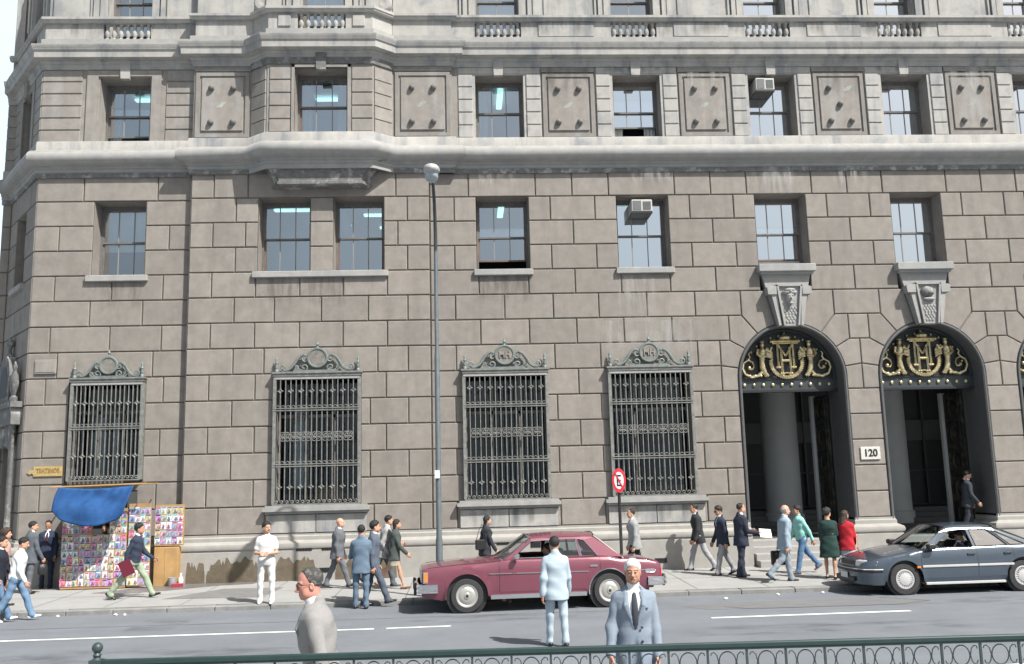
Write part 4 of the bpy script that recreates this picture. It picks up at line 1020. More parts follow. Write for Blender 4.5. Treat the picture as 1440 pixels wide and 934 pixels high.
# --- newsstand
nx,ny=-9.2,-.75; Zn=zs(ny)
ns=empty('newsstand',(nx,ny,Zn),0,'makeshift wooden newsstand covered in magazines under a blue tarp','newsstand')
mb=MB(); mb.box(-.85,.72,0,.05,.06,1.32); mb.box(-.85,-.13,0,.05,1.32,1.95); mb.box(.30,.72,0,.05,1.32,1.95); mb.box(-.85,.72,.0,.5,.02,.07); mb.build('front_board',[M['wood']],ns)
mb=MB(); mb.box(-.82,-.78,.05,.62,0,2.35); mb.box(.68,.72,.05,.62,0,2.35); mb.box(-.82,.72,.60,.63,0,2.38); mb.box(-.82,.72,.05,.63,2.36,2.39); mb.box(-.82,.72,.1,.60,1.0,1.04); mb.build('stall_frame',[M['roomdark']],ns)
mb=MB(); mb.box(.76,1.30,-.02,.02,.05,2.05); mb.build('wing_board',[M['wood']],ns)
mb=MB(); mb.box(1.30,2.02,.30,.34,.98,2.0); mb.build('wall_board',[M['wood']],ns)
mb=MB(); mb.bbox(1.32,1.92,.22,.55,.0,.95,.012); mb.box(1.60,1.615,.212,.22,.02,.93); mb.build('cupboard',[M['wood']],ns)
mb=MB(); mb.tube([(-1.0,-.45,2.50),(1.3,-.42,2.54)],.02,6); mb.tube([(-.95,.6,2.52),(-1.0,-.45,2.50)],.018,6); mb.tube([(.8,.6,2.53),(.8,-.42,2.53)],.018,6); mb.tube([(1.25,.6,2.54),(1.25,-.4,2.54)],.015,6); mb.build('awning_pole',[M['wood']],ns)
# tarp
tp=empty('blue_tarp',(nx+.17,ny-.45,Zn+2.50),0,'sagging bright blue tarpaulin hung over the newsstand','tarpaulin')
mb=MB(); NU,NV=44,18; g=[]
for j in range(NV+1):
    v=j/NV; row=[]
    for i in range(NU+1):
        u=i/NU
        spread=1+.05*v*(1 if u<.5 else -.6)
        x=-.98+1.83*u; x=x-.10*v*math.sin(math.pi*min(1,u*1.0+.0))*(1-u)*2-(.06*v if u<.5 else 0)*(1-2*min(u,.5))-.16*v*max(0,u-.55)/.45
        sag=.56+.40*math.sin(math.pi*min(1,u*.95+.02))**.8+.12*u
        fold=.06*math.sin(u*13+3*v+2*math.sin(3*v))*v*(.3+u)+.05*math.sin(u*27+1.3+6*v)*(1-v)**1.5
        drape=.075*math.sin(v*9-abs(u-.45)*7)*(math.sin(math.pi*u))*(1-v*.6)
        row.append((x+.02*math.sin(u*23)*v,-.05-.28*math.sin(v*1.5)*(.5+.5*math.sin(math.pi*u))+fold+drape*.6,-sag*v*(.93)-.06*math.sin(math.pi*u)*(1-v)))
    g.append(row)
mb.loft(g,0,False,closed=False); o=mb.build('cloth',[M['tarp']],tp,smooth=180,recalc=False)
sm=o.modifiers.new('thick','SOLIDIFY'); sm.thickness=.006
# magazines
def hsv(h,s,v):
    import colorsys; return colorsys.hsv_to_rgb(h,s,v)
rc=random.Random(21); pal=[]
for k in range(26):
    q=rc.random()
    if q<.4: pal.append(hsv(rc.random(),.10,.70))
    elif q<.62: pal.append(hsv(rc.choice([.97,.93,.0,.03]),rc.uniform(.35,.7),.6))
    elif q<.8: pal.append(hsv(rc.uniform(.52,.63),rc.uniform(.3,.65),.5))
    else: pal.append(hsv(rc.choice([.12,.15,.35,.8]),rc.uniform(.4,.7),.55))
pal2=pal[::-1]
M['mag']=mat('magazine_cover',(.6,.6,.6),.35,.5,24.,perobj=pal,detail=3.); M['mag2']=mat('magazine_picture',(.4,.3,.3),.35,.6,30.,perobj=[tuple(.45*c for c in p) for p in pal2],detail=3.)
M['mag3']=mat('magazine_masthead',(.7,.1,.1),.35,.1,20.,perobj=[(.6,.04,.06),(.75,.75,.72),(.05,.12,.45),(.65,.5,.06),(.03,.03,.04),(.1,.45,.35)])
vars_=[]
for k in range(4):
    mb=MB(); w,h=.125,.165; mb.box(-w/2,w/2,-.006,0,0,h,0)
    mb.box(-w*.42,w*.42,-.0075,-.006,h*.80,h*.95,2)
    mb.ball((w*(-.1+.1*k),-.006,h*(.50)),(w*.20,.002,h*.13),10,6,1); mb.ball((w*(-.1+.1*k),-.006,h*.22),(w*.33,.002,h*.2),10,6,1)
    if k%2: mb.box(w*.15,w*.45,-.0075,-.006,h*.06,h*.3,2)
    vars_.append((mb.v,mb.f,mb.m))
vm=[]
for v,f,mi in vars_:
    me=bpy.data.meshes.new('magazine'); me.from_pydata(v,[],f)
    for q in ('mag','mag2','mag3'): me.materials.append(M[q])
    me.polygons.foreach_set('material_index',np.array(mi,dtype=np.int32)); vm.append(me)
def mag(x,y,z,lab,grp,s=1.,tilt=0.):
    o=bpy.data.objects.new('magazine',vm[rc.randrange(4)]); COL.objects.link(o); o.location=(x,y,z); o.rotation_euler=(0,R(tilt),0); o.scale=(s,1,s); tag(o,lab,'magazine',grp)
y0=ny-.004
lab=('colourful magazine clipped to the wide front board of the newsstand','magazines on the newsstand front board')
for j in range(7):
    for i in range(11):
        x=nx-.79+i*.1435+rc.uniform(-.012,.012); mag(x,y0-.004*rc.random(),Zn+.08+j*.177+rc.uniform(-.012,.012),*lab,rc.uniform(.92,1.1),rc.uniform(-3.5,3.5))
lab=('magazine on the upper part of the front board beside the seller\'s opening','magazines beside the newsstand opening')
for j in range(3):
    for i in list(range(5))+[8,9,10]:
        x=nx-.79+i*.1435; mag(x,y0,Zn+.08+(7+j)*.182,*lab,1.,rc.uniform(-2,2))
lab=('pink and white paper pinned to the narrow board behind the striding man','papers on the newsstand wing board')
for j in range(10):
    for i in range(4): mag(nx+.83+i*.135,ny-.024,Zn+.08+j*.19,*lab,rc.uniform(.92,1.12),rc.uniform(-5,5))
lab=('comic hung on the board above the wooden cupboard','comics above the cupboard')
for j in range(5):
    for i in range(5): mag(nx+1.37+i*.14,ny+.296,Zn+1.02+j*.188,*lab,1.05,rc.uniform(-2,2))
# bits by the newsstand
o=empty('paint_bucket',(-7.38,-.62,zs(-.62)),0,'dented pale metal bucket standing by the newsstand cupboard','bucket'); mb=MB(); mb.lathe([(.085,0),(.09,.01),(.10,.2),(.105,.2),(.105,.215),(.09,.215),(.08,.02)],(0,0,0),16); mb.build('body',[mat('bucket_tin',(.42,.44,.46),.4,.2,9.,metal=.4)],o,smooth=40); mb=MB(); mb.tube([(.1*math.cos(R(a)),0,.2-.08*math.sin(R(a))) for a in range(0,181,15)],.005,5); mb.build('bail',[M['steelpole']],o)
o=empty('plastic_bottle',(-7.18,-.58,zs(-.58)),0,'white plastic bottle standing beside the bucket','bottle'); mb=MB(); mb.lathe([(.05,0),(.06,.02),(.06,.17),(.02,.25),(.018,.28)],(0,0,0),12); mb.build('body',[M['white']],o,smooth=50); mb=MB(); mb.lathe([(.024,0),(.024,.03)],(0,0,.28),10); mb.build('cap',[M['white']],o)
o=empty('red_box',(-7.20,-.78,zs(-.78)),R(8),'flat dark red box lying on the pavement before the bottle','box'); mb=MB(); mb.bbox(-.13,.13,-.08,.08,0,.06,.006); mb.build('tray',[mat('red_card',(.32,.03,.06),.6)],o); mb=MB(); mb.bbox(-.135,.135,-.085,.085,.06,.085,.006); mb.build('lid',[mat('red_lid',(.36,.05,.08),.6)],o)
# ================================================================ PEOPLE
# a body or garment is one continuous surface: a smooth union of tapered shapes turned into a mesh by surface nets
class Field:
    def __init__(s, lo, hi, h):
        s.h=h; s.lo=np.array(lo,float); n=np.ceil((np.array(hi)-s.lo)/h).astype(int)+1; s.n=n
        s.D=np.full(n,1.0,np.float32)
    def win(s, a, b, pad):
        i0=np.maximum(((np.array(a)-pad-s.lo)/s.h).astype(int),0); i1=np.minimum(((np.array(b)+pad-s.lo)/s.h).astype(int)+2,s.n)
        if (i1<=i0).any(): return None,None
        sl=tuple(slice(p,q) for p,q in zip(i0,i1))
        ax=[s.lo[k]+s.h*np.arange(i0[k],i1[k]) for k in range(3)]
        return sl,np.meshgrid(*ax,indexing='ij',sparse=True)
    def put(s, sl, d, k=.02, cut=False):
        a=s.D[sl]
        if cut: d=-d; hh=np.clip(.5-.5*(a-d)/k,0,1); s.D[sl]=a*(1-hh)+d*hh+k*hh*(1-hh)
        else:
            hh=np.clip(.5+.5*(d-a)/k,0,1); s.D[sl]=d*(1-hh)+a*hh-k*hh*(1-hh)
    def cap(s, a, b, ra, rb, k=.02, cut=False, sq=(1,1,1)):
        a=np.array(a,float); b=np.array(b,float); r=max(ra,rb)
        sl,g=s.win(np.minimum(a,b)-r,np.maximum(a,b)+r,.05)
        if sl is None: return
        x,y,z=g; d=b-a; L2=max(d@d,1e-9)
        t=np.clip(((x-a[0])*d[0]+(y-a[1])*d[1]+(z-a[2])*d[2])/L2,0,1)
        q=np.sqrt(((x-a[0]-t*d[0])/sq[0])**2+((y-a[1]-t*d[1])/sq[1])**2+((z-a[2]-t*d[2])/sq[2])**2)-(ra+(rb-ra)*t)
        s.put(sl,q,k,cut)
    def ell(s, c, r, k=.02, cut=False, rot=None):
        c=np.array(c,float); r=np.array(r,float); m=r.max()
        sl,g=s.win(c-m,c+m,.05)
        if sl is None: return
        x,y,z=[g[i]-c[i] for i in range(3)]
        if rot is not None: x,y,z=[rot[i][0]*x+rot[i][1]*y+rot[i][2]*z for i in range(3)]
        q=np.sqrt((x/r[0])**2+(y/r[1])**2+(z/r[2])**2); g2=np.sqrt((x/r[0]**2)**2+(y/r[1]**2)**2+(z/r[2]**2)**2)+1e-6
        s.put(sl,q*(q-1)/g2,k,cut)
    def stack(s, O, ux, uy, uz, zz, rl, rf, k=.02, off=None):
        """elliptic tube about the axis uz through O: rl lateral (uy), rf front-back (ux) radii at heights zz"""
        zz=np.array(zz,float); e=[]
        for z in zz: e.append(O+uz*z)
        e=np.array(e); m=max(max(rl),max(rf))
        sl,g=s.win(e.min(0)-m,e.max(0)+m,.04)
        if sl is None: return
        x,y,z=[g[i]-O[i] for i in range(3)]
        a=x*ux[0]+y*ux[1]+z*ux[2]; b=x*uy[0]+y*uy[1]+z*uy[2]; c=x*uz[0]+y*uz[1]+z*uz[2]
        R1=np.interp(c,zz,rl); R2=np.interp(c,zz,rf)
        if off is not None: a=a-np.interp(c,zz,off)
        q=((np.abs(a)/R2)**2.4+(np.abs(b)/R1)**2.4)**(1/2.4)
        d=(q-1)*np.minimum(R1,R2)
        d=np.maximum(d,np.maximum(zz[0]-c,c-zz[-1])*.9)
        s.put(sl,d,k)
    def wrinkle(s, amp, f, ph=0.):
        ax=[s.lo[k]+s.h*np.arange(s.n[k]) for k in range(3)]; x,y,z=np.meshgrid(*ax,indexing='ij',sparse=True)
        s.D+=amp*(np.sin(f*(z*1.1+.55*x)+ph+2.2*np.sin(7*y+ph))*np.sin(f*.45*(x-.8*y)+1.7*ph)).astype(np.float32)
    def mesh(s):
        D=s.D; S_=D<0; n=D.shape
        if not S_.any(): return np.zeros((0,3)),np.zeros((0,4),int)
        cs=[(i,j,k) for i in (0,1) for j in (0,1) for k in (0,1)]
        sub=lambda A,c: A[c[0]:n[0]-1+c[0],c[1]:n[1]-1+c[1],c[2]:n[2]-1+c[2]]
        cnt=sum(sub(S_,c).astype(np.int8) for c in cs); act=(cnt>0)&(cnt<8)
        idx=np.full(act.shape,-1,np.int64); ii=np.argwhere(act); idx[act]=np.arange(len(ii))
        pos=np.zeros((len(ii),3)); w=np.zeros(len(ii)); vals={c:sub(D,c)[act] for c in cs}
        for a in cs:
            for ax in range(3):
                if a[ax]==0:
                    b=list(a); b[ax]=1; b=tuple(b); va,vb=vals[a],vals[b]; cr=(va<0)!=(vb<0)
                    t=np.where(cr,va/np.where(cr,va-vb,1),0)
                    p=np.array(a,float)[None]+t[:,None]*(np.array(b)-np.array(a))[None]
                    pos+=np.where(cr[:,None],p,0); w+=cr
        P=s.lo+s.h*(ii+pos/w[:,None]); F=[]
        for ax in range(3):
            o=[k for k in range(3) if k!=ax]
            A=S_; slA=[slice(None)]*3; slB=[slice(None)]*3; slA[ax]=slice(0,n[ax]-1); slB[ax]=slice(1,n[ax])
            for k in o: slA[k]=slice(1,n[k]-1); slB[k]=slice(1,n[k]-1)
            a=A[tuple(slA)]; b=A[tuple(slB)]; e=np.argwhere(a!=b)
            if not len(e): continue
            fl=a[tuple(e.T)]; base=e.copy(); base[:,o[0]]+=1; base[:,o[1]]+=1
            def ce(d0,d1):
                q=base.copy(); q[:,o[0]]-=d0; q[:,o[1]]-=d1; return idx[tuple(q.T)]
            q=np.stack([ce(1,1),ce(0,1),ce(0,0),ce(1,0)],1)
            if ax==1: fl=~fl
            q[~fl]=q[~fl][:,::-1]; F.append(q)
        F=np.concatenate(F); F=F[(F>=0).all(1)]
        return P,F
def np_obj(name,P,F,mats,parent,mi=None,label=None):
    me=bpy.data.meshes.new(name)
    me.vertices.add(len(P)); me.vertices.foreach_set('co',np.asarray(P,np.float32).ravel())
    me.loops.add(F.size); me.loops.foreach_set('vertex_index',F.astype(np.int32).ravel())
    me.polygons.add(len(F)); me.polygons.foreach_set('loop_start',np.arange(0,F.size,4,dtype=np.int32))
    for m in (mats if isinstance(mats,(list,tuple)) else [mats]): me.materials.append(m)
    if mi is not None: me.polygons.foreach_set('material_index',mi.astype(np.int32))
    me.update(calc_edges=True); me.shade_smooth(); me.validate()
    o=bpy.data.objects.new(name,me); COL.objects.link(o)
    if parent: o.parent=parent
    if label: o['label']=label
    return o

def V3(*a): return np.array(a,float)
def nrm(v): return v/max(np.linalg.norm(v),1e-9)
# ---- head: centre of skull at origin, facing +x, eyes level z=0
def head_field(h,female=False,jowl=0.):
    F=Field((-.13,-.11,-.17),(.15,.11,.15),h)
    F.ell((-.012,0,.035),(.098,.077,.088),.01); F.ell((.022,0,-.03),(.070,.064,.082),.03)
    F.ell((.040,0,-.085),(.043,.043+.01*jowl,.036+.006*jowl),.03); F.ell((.066,0,-.098),(.02,.022,.016),.02)
    for s in (-1,1): 
        F.ell((.045,s*.036,-.033),(.034,.026,.028),.02); F.ell((.02,s*(.05+.006*jowl),-.07),(.045,.02,.03),.025)
        F.ell((.088,s*.033,.0),(.020,.019,.013),.012,cut=True)
        F.cap((.083,s*.014,.021),(.072,s*.048,.022),.010,.008,.014)
        F.ell((-.008,s*.079,-.018),(.020,.010,.031),.006); F.ell((-.002,s*.087,-.014),(.009,.006,.015),.006,cut=True)
        F.ell((.082,s*.031,-.001),(.014,.016,.011),.006)
        F.ell((.098,s*.013,-.043),(.011,.008,.008),.008)
    F.cap((.088,0,.016),(.107,0,-.034),.009,.013,.012); F.ell((.110,0,-.036),(.013,.013,.011),.01)
    F.cap((.086,-.021,-.067),(.086,.021,-.067),.006,.006,.010,sq=(1.2,1,1)); F.cap((.083,-.017,-.078),(.083,.017,-.078),.007,.007,.010)
    F.cap((.098,-.022,-.072),(.098,.022,-.072),.0025,.0025,.004,cut=True)
    F.cap((-.018,0,-.05),(-.035,0,-.19),.056,.060,.035)
    return F
def hand_field(h):
    """right hand: wrist at origin, fingers towards -z, palm towards +y, thumb towards +x"""
    F=Field((-.08,-.05,-.23),(.10,.10,.05),h)
    F.ell((0,.004,-.05),(.040,.017,.050),.01); F.ell((-.004,.006,-.085),(.039,.014,.022),.015); F.cap((0,0,.04),(0,0,-.02),.027,.028,.02,sq=(1,.75,1))
    for x,l,b in ((.030,.072,0.),(.010,.080,.02),(-.010,.074,.05),(-.029,.058,.09)):
        p=V3(x,.006,-.092); a=.30+b; seg=l*.42
        for k,(q,r0,r1) in enumerate(((1.,.0098,.0092),(.62,.0090,.0083),(.5,.0082,.0068))):
            d=V3(0,math.sin(a),-math.cos(a)); e=p+d*seg*q; F.cap(p,e,r0,r1,.003); p=e; a+=.42+b
    p=V3(.028,.010,-.028); e=V3(.056,.022,-.062); F.cap(p,e,.015,.0115,.012); q=V3(.060,.034,-.088); F.cap(e,q,.011,.0095,.004); F.cap(q,V3(.052,.043,-.108),.0092,.0072,.004)
    return F
PROTO={}
def proto(kind,h):
    if (kind,h) not in PROTO:
        if kind=='head':
            P,F=head_field(h).mesh(); C=P[F].mean(1); mi=np.zeros(len(F),int)
            for s in (-1,1):
                e=((C[:,0]-.094)/.012)**2+((C[:,1]-s*.031)/.0125)**2+((C[:,2]+.001)/.0052)**2<1; mi[e]=1
                pu=((C[:,0]-.096)/.012)**2+((C[:,1]-s*.031)/.0085)**2+((C[:,2]+.001)/.0058)**2<1; mi[pu]=2
                br=(np.abs(C[:,1]-s*.032)<.021)&(np.abs(C[:,2]-.0235+.25*np.abs(np.abs(C[:,1])-.03))<.0048)&(C[:,0]>.06); mi[br]=4
            lp=(np.abs(C[:,1])<.023)&(np.abs(C[:,2]+.0725)<.0105)&(C[:,0]>.075); mi[lp]=3
            PROTO[(kind,h)]=(P,F,mi)
        else:
            P,F=hand_field(h).mesh(); PROTO[(kind,h)]=(P,F,np.zeros(len(F),int))
    return PROTO[(kind,h)]
SK=[(.48,.27,.185),(.42,.225,.15),(.52,.30,.21),(.36,.19,.125)]
skins=[]
for i,c in enumerate(SK): skins.append((mat('skin',c,.55,.10,18.,bump=.08,bscale=120.),mat('lips',(c[0]*.72,c[1]*.55,c[2]*.55),.5)))
M['skinpink']=mat('skin_ruddy',(.50,.24,.185),.5,.14,14.,bump=.1,bscale=120.)
M['eye']=mat('eye_white',(.30,.27,.25),.3); M['pupil']=mat('eye_dark',(.03,.02,.016),.3)
HC_={'black':(.012,.011,.011),'brown':(.045,.026,.017),'grey':(.42,.42,.41),'white':(.62,.62,.60),'dark':(.02,.016,.014),'greying':(.055,.052,.05)}
hairm={k:mat('hair_'+k,c,.5,.35,60.,bump=.6,bscale=160.) for k,c in HC_.items()}
_cl={}
def cloth(name,col,var=.07,rough=.9,sc=70.):
    k=(name,col)
    if k not in _cl: _cl[k]=mat(name,col,rough,var,sc,bump=.25,bscale=90.)
    return _cl[k]
hairm['greying']=mat('hair_greying',HC_['greying'],.5,.35,60.,bump=.6,bscale=160.,patch=.7,patchcol=(.24,.235,.225),patchscale=26.)
hairm['browgrey']=mat('brow_grey',(.13,.12,.115),.7)
M['shoe']=mat('shoe_leather',(.018,.016,.015),.35); M['shoebr']=mat('shoe_brown',(.16,.075,.035),.45); M['shoewh']=mat('shoe_white',(.72,.72,.70),.6)

def person(X,Y,Z,head_deg,H,label,pose=None,top=None,legs=None,hair='short',haircol='black',skin=0,hy=0.,hp=0.,shoes='shoe',res=.015,female=False,shirt=(.72,.73,.74),tie=None,topkind='jacket',legkind='trousers',girth=1.,seated=False,glasses=False,name='person',headres=.0065,open_=.5,belt=False):
    p=dict(lt=3,lk=2,rt=-3,rk=2,la=4,le=12,ra=4,re=12,lab=9,rab=9,lin=0,rin=0,lean=2)
    if pose: p.update(pose)
    s=H/1.685; g=girth
    root=empty(name,(X,Y,Z),R(head_deg),label,'person')
    fwd,lat,up=V3(1,0,0),V3(0,1,0),V3(0,0,1)
    ln=R(p['lean']); uz=V3(math.sin(ln),0,math.cos(ln)); ux=V3(math.cos(ln),0,-math.sin(ln))
    tw=R(p.get('twist',0)); uy=V3(0,1,0); ux,uy=ux*math.cos(tw)+uy*math.sin(tw), uy*math.cos(tw)-ux*math.sin(tw)
    J={}; feet={}
    low=0
    for nme,sd in (('l',1),('r',-1)):
        a=R(p[nme+'t']); k=R(p[nme+'k']); hipj=V3(0,sd*.088*s,0)
        ab=R(p.get(nme+'sp',2)); td=nrm(V3(math.sin(a),sd*math.sin(ab),-math.cos(a))); kn=hipj+td*.425*s
        sdv=nrm(V3(math.sin(a-k),sd*.01,-math.cos(a-k))); an=kn+sdv*.405*s
        tilt=a-k; fp=p.get(nme+'f',max(0,min(50,-math.degrees(tilt)-8))) ; fp=R(fp)
        if math.degrees(tilt)>12: fp=-R(min(18,math.degrees(tilt)-8))
        fd_=V3(math.cos(fp),0,-math.sin(fp)); fu=V3(math.sin(fp),0,math.cos(fp))
        J[nme]=(hipj,kn,an,fd_,fu); 
        for q in (an+fd_*.16*s-fu*.085*s, an-fd_*.06*s-fu*.085*s): low=min(low,q[2])
    hip=V3(0,0,-low)
    if seated: hip=V3(0,0,p.get('seat',.5))
    J={k:(a+hip,b+hip,c+hip,d,e) for k,(a,b,c,d,e) in J.items()}
    O=hip
    sh={1:O+uz*.420*s+uy*.152*s*(.90 if female else 1)*(.5+.5*g),-1:O+uz*.420*s-uy*.152*s*(.90 if female else 1)*(.5+.5*g)}
    arm={}
    for nme,sd in (('l',1),('r',-1)):
        fl=R(p[nme+'a']); ab=R(p[nme+'ab']); e=R(p[nme+'e']); inn=R(p[nme+'in'])
        base=lambda t: ux*math.sin(t)-uz*math.cos(t)
        ud=nrm(base(fl)*math.cos(ab)+uy*sd*math.sin(ab)); el_=sh[sd]+ud*.295*s
        fd2=nrm((base(fl+e)*math.cos(inn)-uy*sd*math.sin(inn))+uy*sd*math.sin(ab)*.35*math.cos(inn)); wr=el_+fd2*.25*s
        arm[sd]=(sh[sd],el_,wr,fd2)
    hc=O+uz*.63*s+V3(0,0,.035*s)+fwd*(.022+.0)*s; nb=O+uz*.50*s
    yawh,pith=R(hy),R(hp)
    hs_=s*(1.0 if not female else .96)
    Rh=np.array(Matrix.Rotation(yawh,3,'Z')@Matrix.Rotation(pith,3,'Y'))
    allp=[O,nb,hc]+[q for v in J.values() for q in v[:3]]+[q for v in arm.values() for q in v[:3]]
    A=np.array(allp); lo=A.min(0)-.26; hi=A.max(0)+.26; lo[2]=min(lo[2],O[2]-.35)
    def newf(h=res,l=lo,u=hi): return Field(l,u,h)
    arr=np.array
    # ---------- body
    B=newf(res*1.15)
    zz=arr([-.10,0,.08,.17,.30,.40,.46,.50])*s
    rl=arr([.150,.160,.148,.135,.155,.165,.140,.07])*s*g; rf=arr([.09,.108,.105,.098,.108,.102,.075,.055])*s*g
    B.stack(O,ux,uy,uz,zz,rl,rf,.03)
    for v in J.values():
        B.cap(v[0],v[1],.070*s*g,.046*s,.03); B.cap(v[1],v[2],.048*s,.033*s,.02); cm=v[1]*.66+v[2]*.34; B.ell(cm-v[3]*.012*s,(.043*s,.042*s,.10*s),.03)
        B.cap(v[2]-v[4]*.05*s-v[3]*.03*s,v[2]-v[4]*.06*s+v[3]*.12*s,.034*s,.026*s,.02)
    for sd,v in arm.items():
        B.cap(v[0],v[1],.041*s,.034*s,.03); B.cap(v[1],v[2],.037*s,.024*s,.015)
    B.cap(nb-uz*.02*s,hc-V3(0,0,.09*s)-V3(.012,0,0),.052*s,.050*s,.03)
    P,F=B.mesh(); mi=np.zeros(len(F),int)
    Ph,Fh,mh=proto('head',headres); Ph=(Ph*hs_*(.94 if not female else .93))@Rh.T+hc
    off=len(P); P=np.concatenate([P,Ph]); F=np.concatenate([F,Fh+off]); mi=np.concatenate([mi,mh])
    Pq,Fq,mq=proto('hand',.0055 if res<.012 else .0065)
    for sd,v in arm.items():
        a=v[3]; inward=-uy*sd
        inn=p[('l' if sd>0 else 'r')+'in']
        if inn>40: inward=-ux*.8-uz*.4
        pn=nrm(inward-a*(inward@a)); th=nrm(np.cross(pn,a))*1.0
        if (th@ux)<0 and inn<=40: th=-th
        if inn>40 and th[2]<0: th=-th
        Rm=np.stack([th,pn,-a],1); Q=(Pq*s)@Rm.T+v[2]
        Fx=Fq if np.linalg.det(Rm)>0 else Fq[:,::-1]
        off=len(P); P=np.concatenate([P,Q]); F=np.concatenate([F,Fx+off]); mi=np.concatenate([mi,mq])
    sk=skins[skin] if skin<4 else (M['skinpink'],skins[0][1])
    np_obj('body',P,F,[sk[0],M['eye'],M['pupil'],sk[1],hairm[haircol] if haircol not in('white',) else hairm['browgrey']],root,mi)
    # ---------- hair
    def hairmesh(style):
        k=hs_*(.94 if not female else .93)
        T=lambda v: Rh@(arr(v)*k)+hc
        h=.008 if res>=.012 else .006
        f=Field(hc-.20*s-(V3(0,0,.3) if 'long' in style or 'bob' in style else 0),hc+.17*s,h)
        x,y,z=np.meshgrid(*[f.lo[i]+f.h*np.arange(f.n[i]) for i in range(3)],indexing='ij',sparse=True)
        dx,dy,dz=x-hc[0],y-hc[1],z-hc[2]
        lx=(Rh[0,0]*dx+Rh[1,0]*dy+Rh[2,0]*dz)/k; ly=(Rh[0,1]*dx+Rh[1,1]*dy+Rh[2,1]*dz)/k; lz=(Rh[0,2]*dx+Rh[1,2]*dy+Rh[2,2]*dz)/k
        th=.007 if style=='receding' else .012 if style=='short' else .040 if style=='curly' else .022 if style in('full','curlylong') else .016
        if style=='rim': th=.009
        q=np.sqrt(((lx+.014)/(.098+th))**2+(ly/(.077+th*.9))**2+((lz-.037)/(.088+th))**2); d=(q-1)*.095; base_=(np.sqrt(((lx+.014)/.098)**2+(ly/.077)**2+((lz-.037)/.088)**2)-1)*.095
        n3=np.sin(lx*95+2*np.sin(ly*60))*np.sin(ly*88+1)*np.sin(lz*90+2)
        d=d-(.009 if 'curly' in style else .004)*n3
        # hairline
        cut=np.where(lx>.035,.062-.3*(lx-.09)*0-(np.abs(ly)>.05)*.02,np.where(lx>-.03,.0+(lx+.0)*.55,-.075))
        line=np.interp(lx,[-.14,-.06,-.028,-.006,.02,.05,.075,.12],[-.085,-.085,-.055,-.010,.008,.035,.062,.068])
        if style=='receding': line=np.interp(lx,[-.14,-.06,-.028,-.006,.016,.040,.075,.12],[-.095,-.095,-.060,-.012,.030,.098,.125,.14])
        if style in ('long','bob','curlylong','curly') and female: line=np.interp(lx,[-.14,-.06,-.02,.01,.03,.05,.08,.12],[-.12,-.12,-.09,-.05,.0,.035,.062,.068])
        fade=np.clip((lz-line)/.045,0,1); fade=np.maximum(fade,(lx<-.05)*1.)
        d=d*fade+(base_-.0035)*(1-fade)
        d=np.maximum(d,(line-lz)*.8)
        if style=='rim': d=np.maximum(d,lz-.045+.5*np.clip(lx-.02,0,1)); d=np.maximum(d,lx-.045)
        f.D=np.broadcast_to(d,f.D.shape).astype(np.float32).copy()
        if 'long' in style:
            f.cap(T((-.06,0,.02)),T((-.125,0,-.25)),.085*k,.085*k,.03,sq=(.7,1.05,1)); 
            for sd in (-1,1): f.cap(T((-.03,sd*.07,.0)),T((-.03,sd*.085,-.15)),.03,.03,.02)
        if style=='bob':
            f.cap(T((-.055,0,.0)),T((-.065,0,-.085)),.085*k,.07*k,.03,sq=(.75,1.05,1))
        if style=='curlylong': pass
        P,F=f.mesh()
        if len(F): np_obj('hair',P,F,hairm[haircol],root)
    if hair!='none': hairmesh(hair)
    # ---------- legs
    lc=cloth('cloth_legs',legs) if legs else None
    if legkind=='trousers':
        T_=newf(res); kj=.90 if topkind=='jacket' else 1.
        T_.stack(O,ux*.5+fwd*.5,uy,up,arr([-.12,-.05,.03,.10,.14])*s,arr([.165,.172,.165,.150,.145])*s*g*kj,arr([.105,.12,.12,.11,.105])*s*g*kj,.03)
        for v in J.values():
            T_.cap(v[0]+V3(0,0,-.02),v[1],.092*s*(.6+.4*g),.068*s,.035); T_.cap(v[1],v[2]+(v[2]-v[1])*.05,.069*s,.057*s,.025,sq=(1.05,.92,1))
            T_.cap(v[2]-V3(0,0,.0),v[2]+v[3]*.03*s-V3(0,0,.03),.058*s,.060*s,.02)
        T_.wrinkle(.006,30.,X)
        P,F=T_.mesh(); np_obj('trousers',P,F,lc,root)
    elif legkind=='skirt':
        T_=newf(res); T_.stack(O,fwd,uy,up,arr([-.34,-.2,-.05,.05,.14])*s,arr([.185,.185,.178,.165,.14])*s*g,arr([.15,.14,.13,.12,.105])*s*g,.03); T_.wrinkle(.004,30.,X); P,F=T_.mesh(); np_obj('skirt',P,F,lc,root)
    if belt:
        T_=newf(res,V3(-.25,-.25,O[2]+.02),V3(.25,.25,O[2]+.25)); T_.stack(O,ux,uy,uz,arr([.105,.11,.135,.14])*s,arr([.157,.160,.159,.156])*s*g,arr([.117,.120,.119,.116])*s*g,.005); P,F=T_.mesh(); np_obj('belt',P,F,M['shoe'],root)
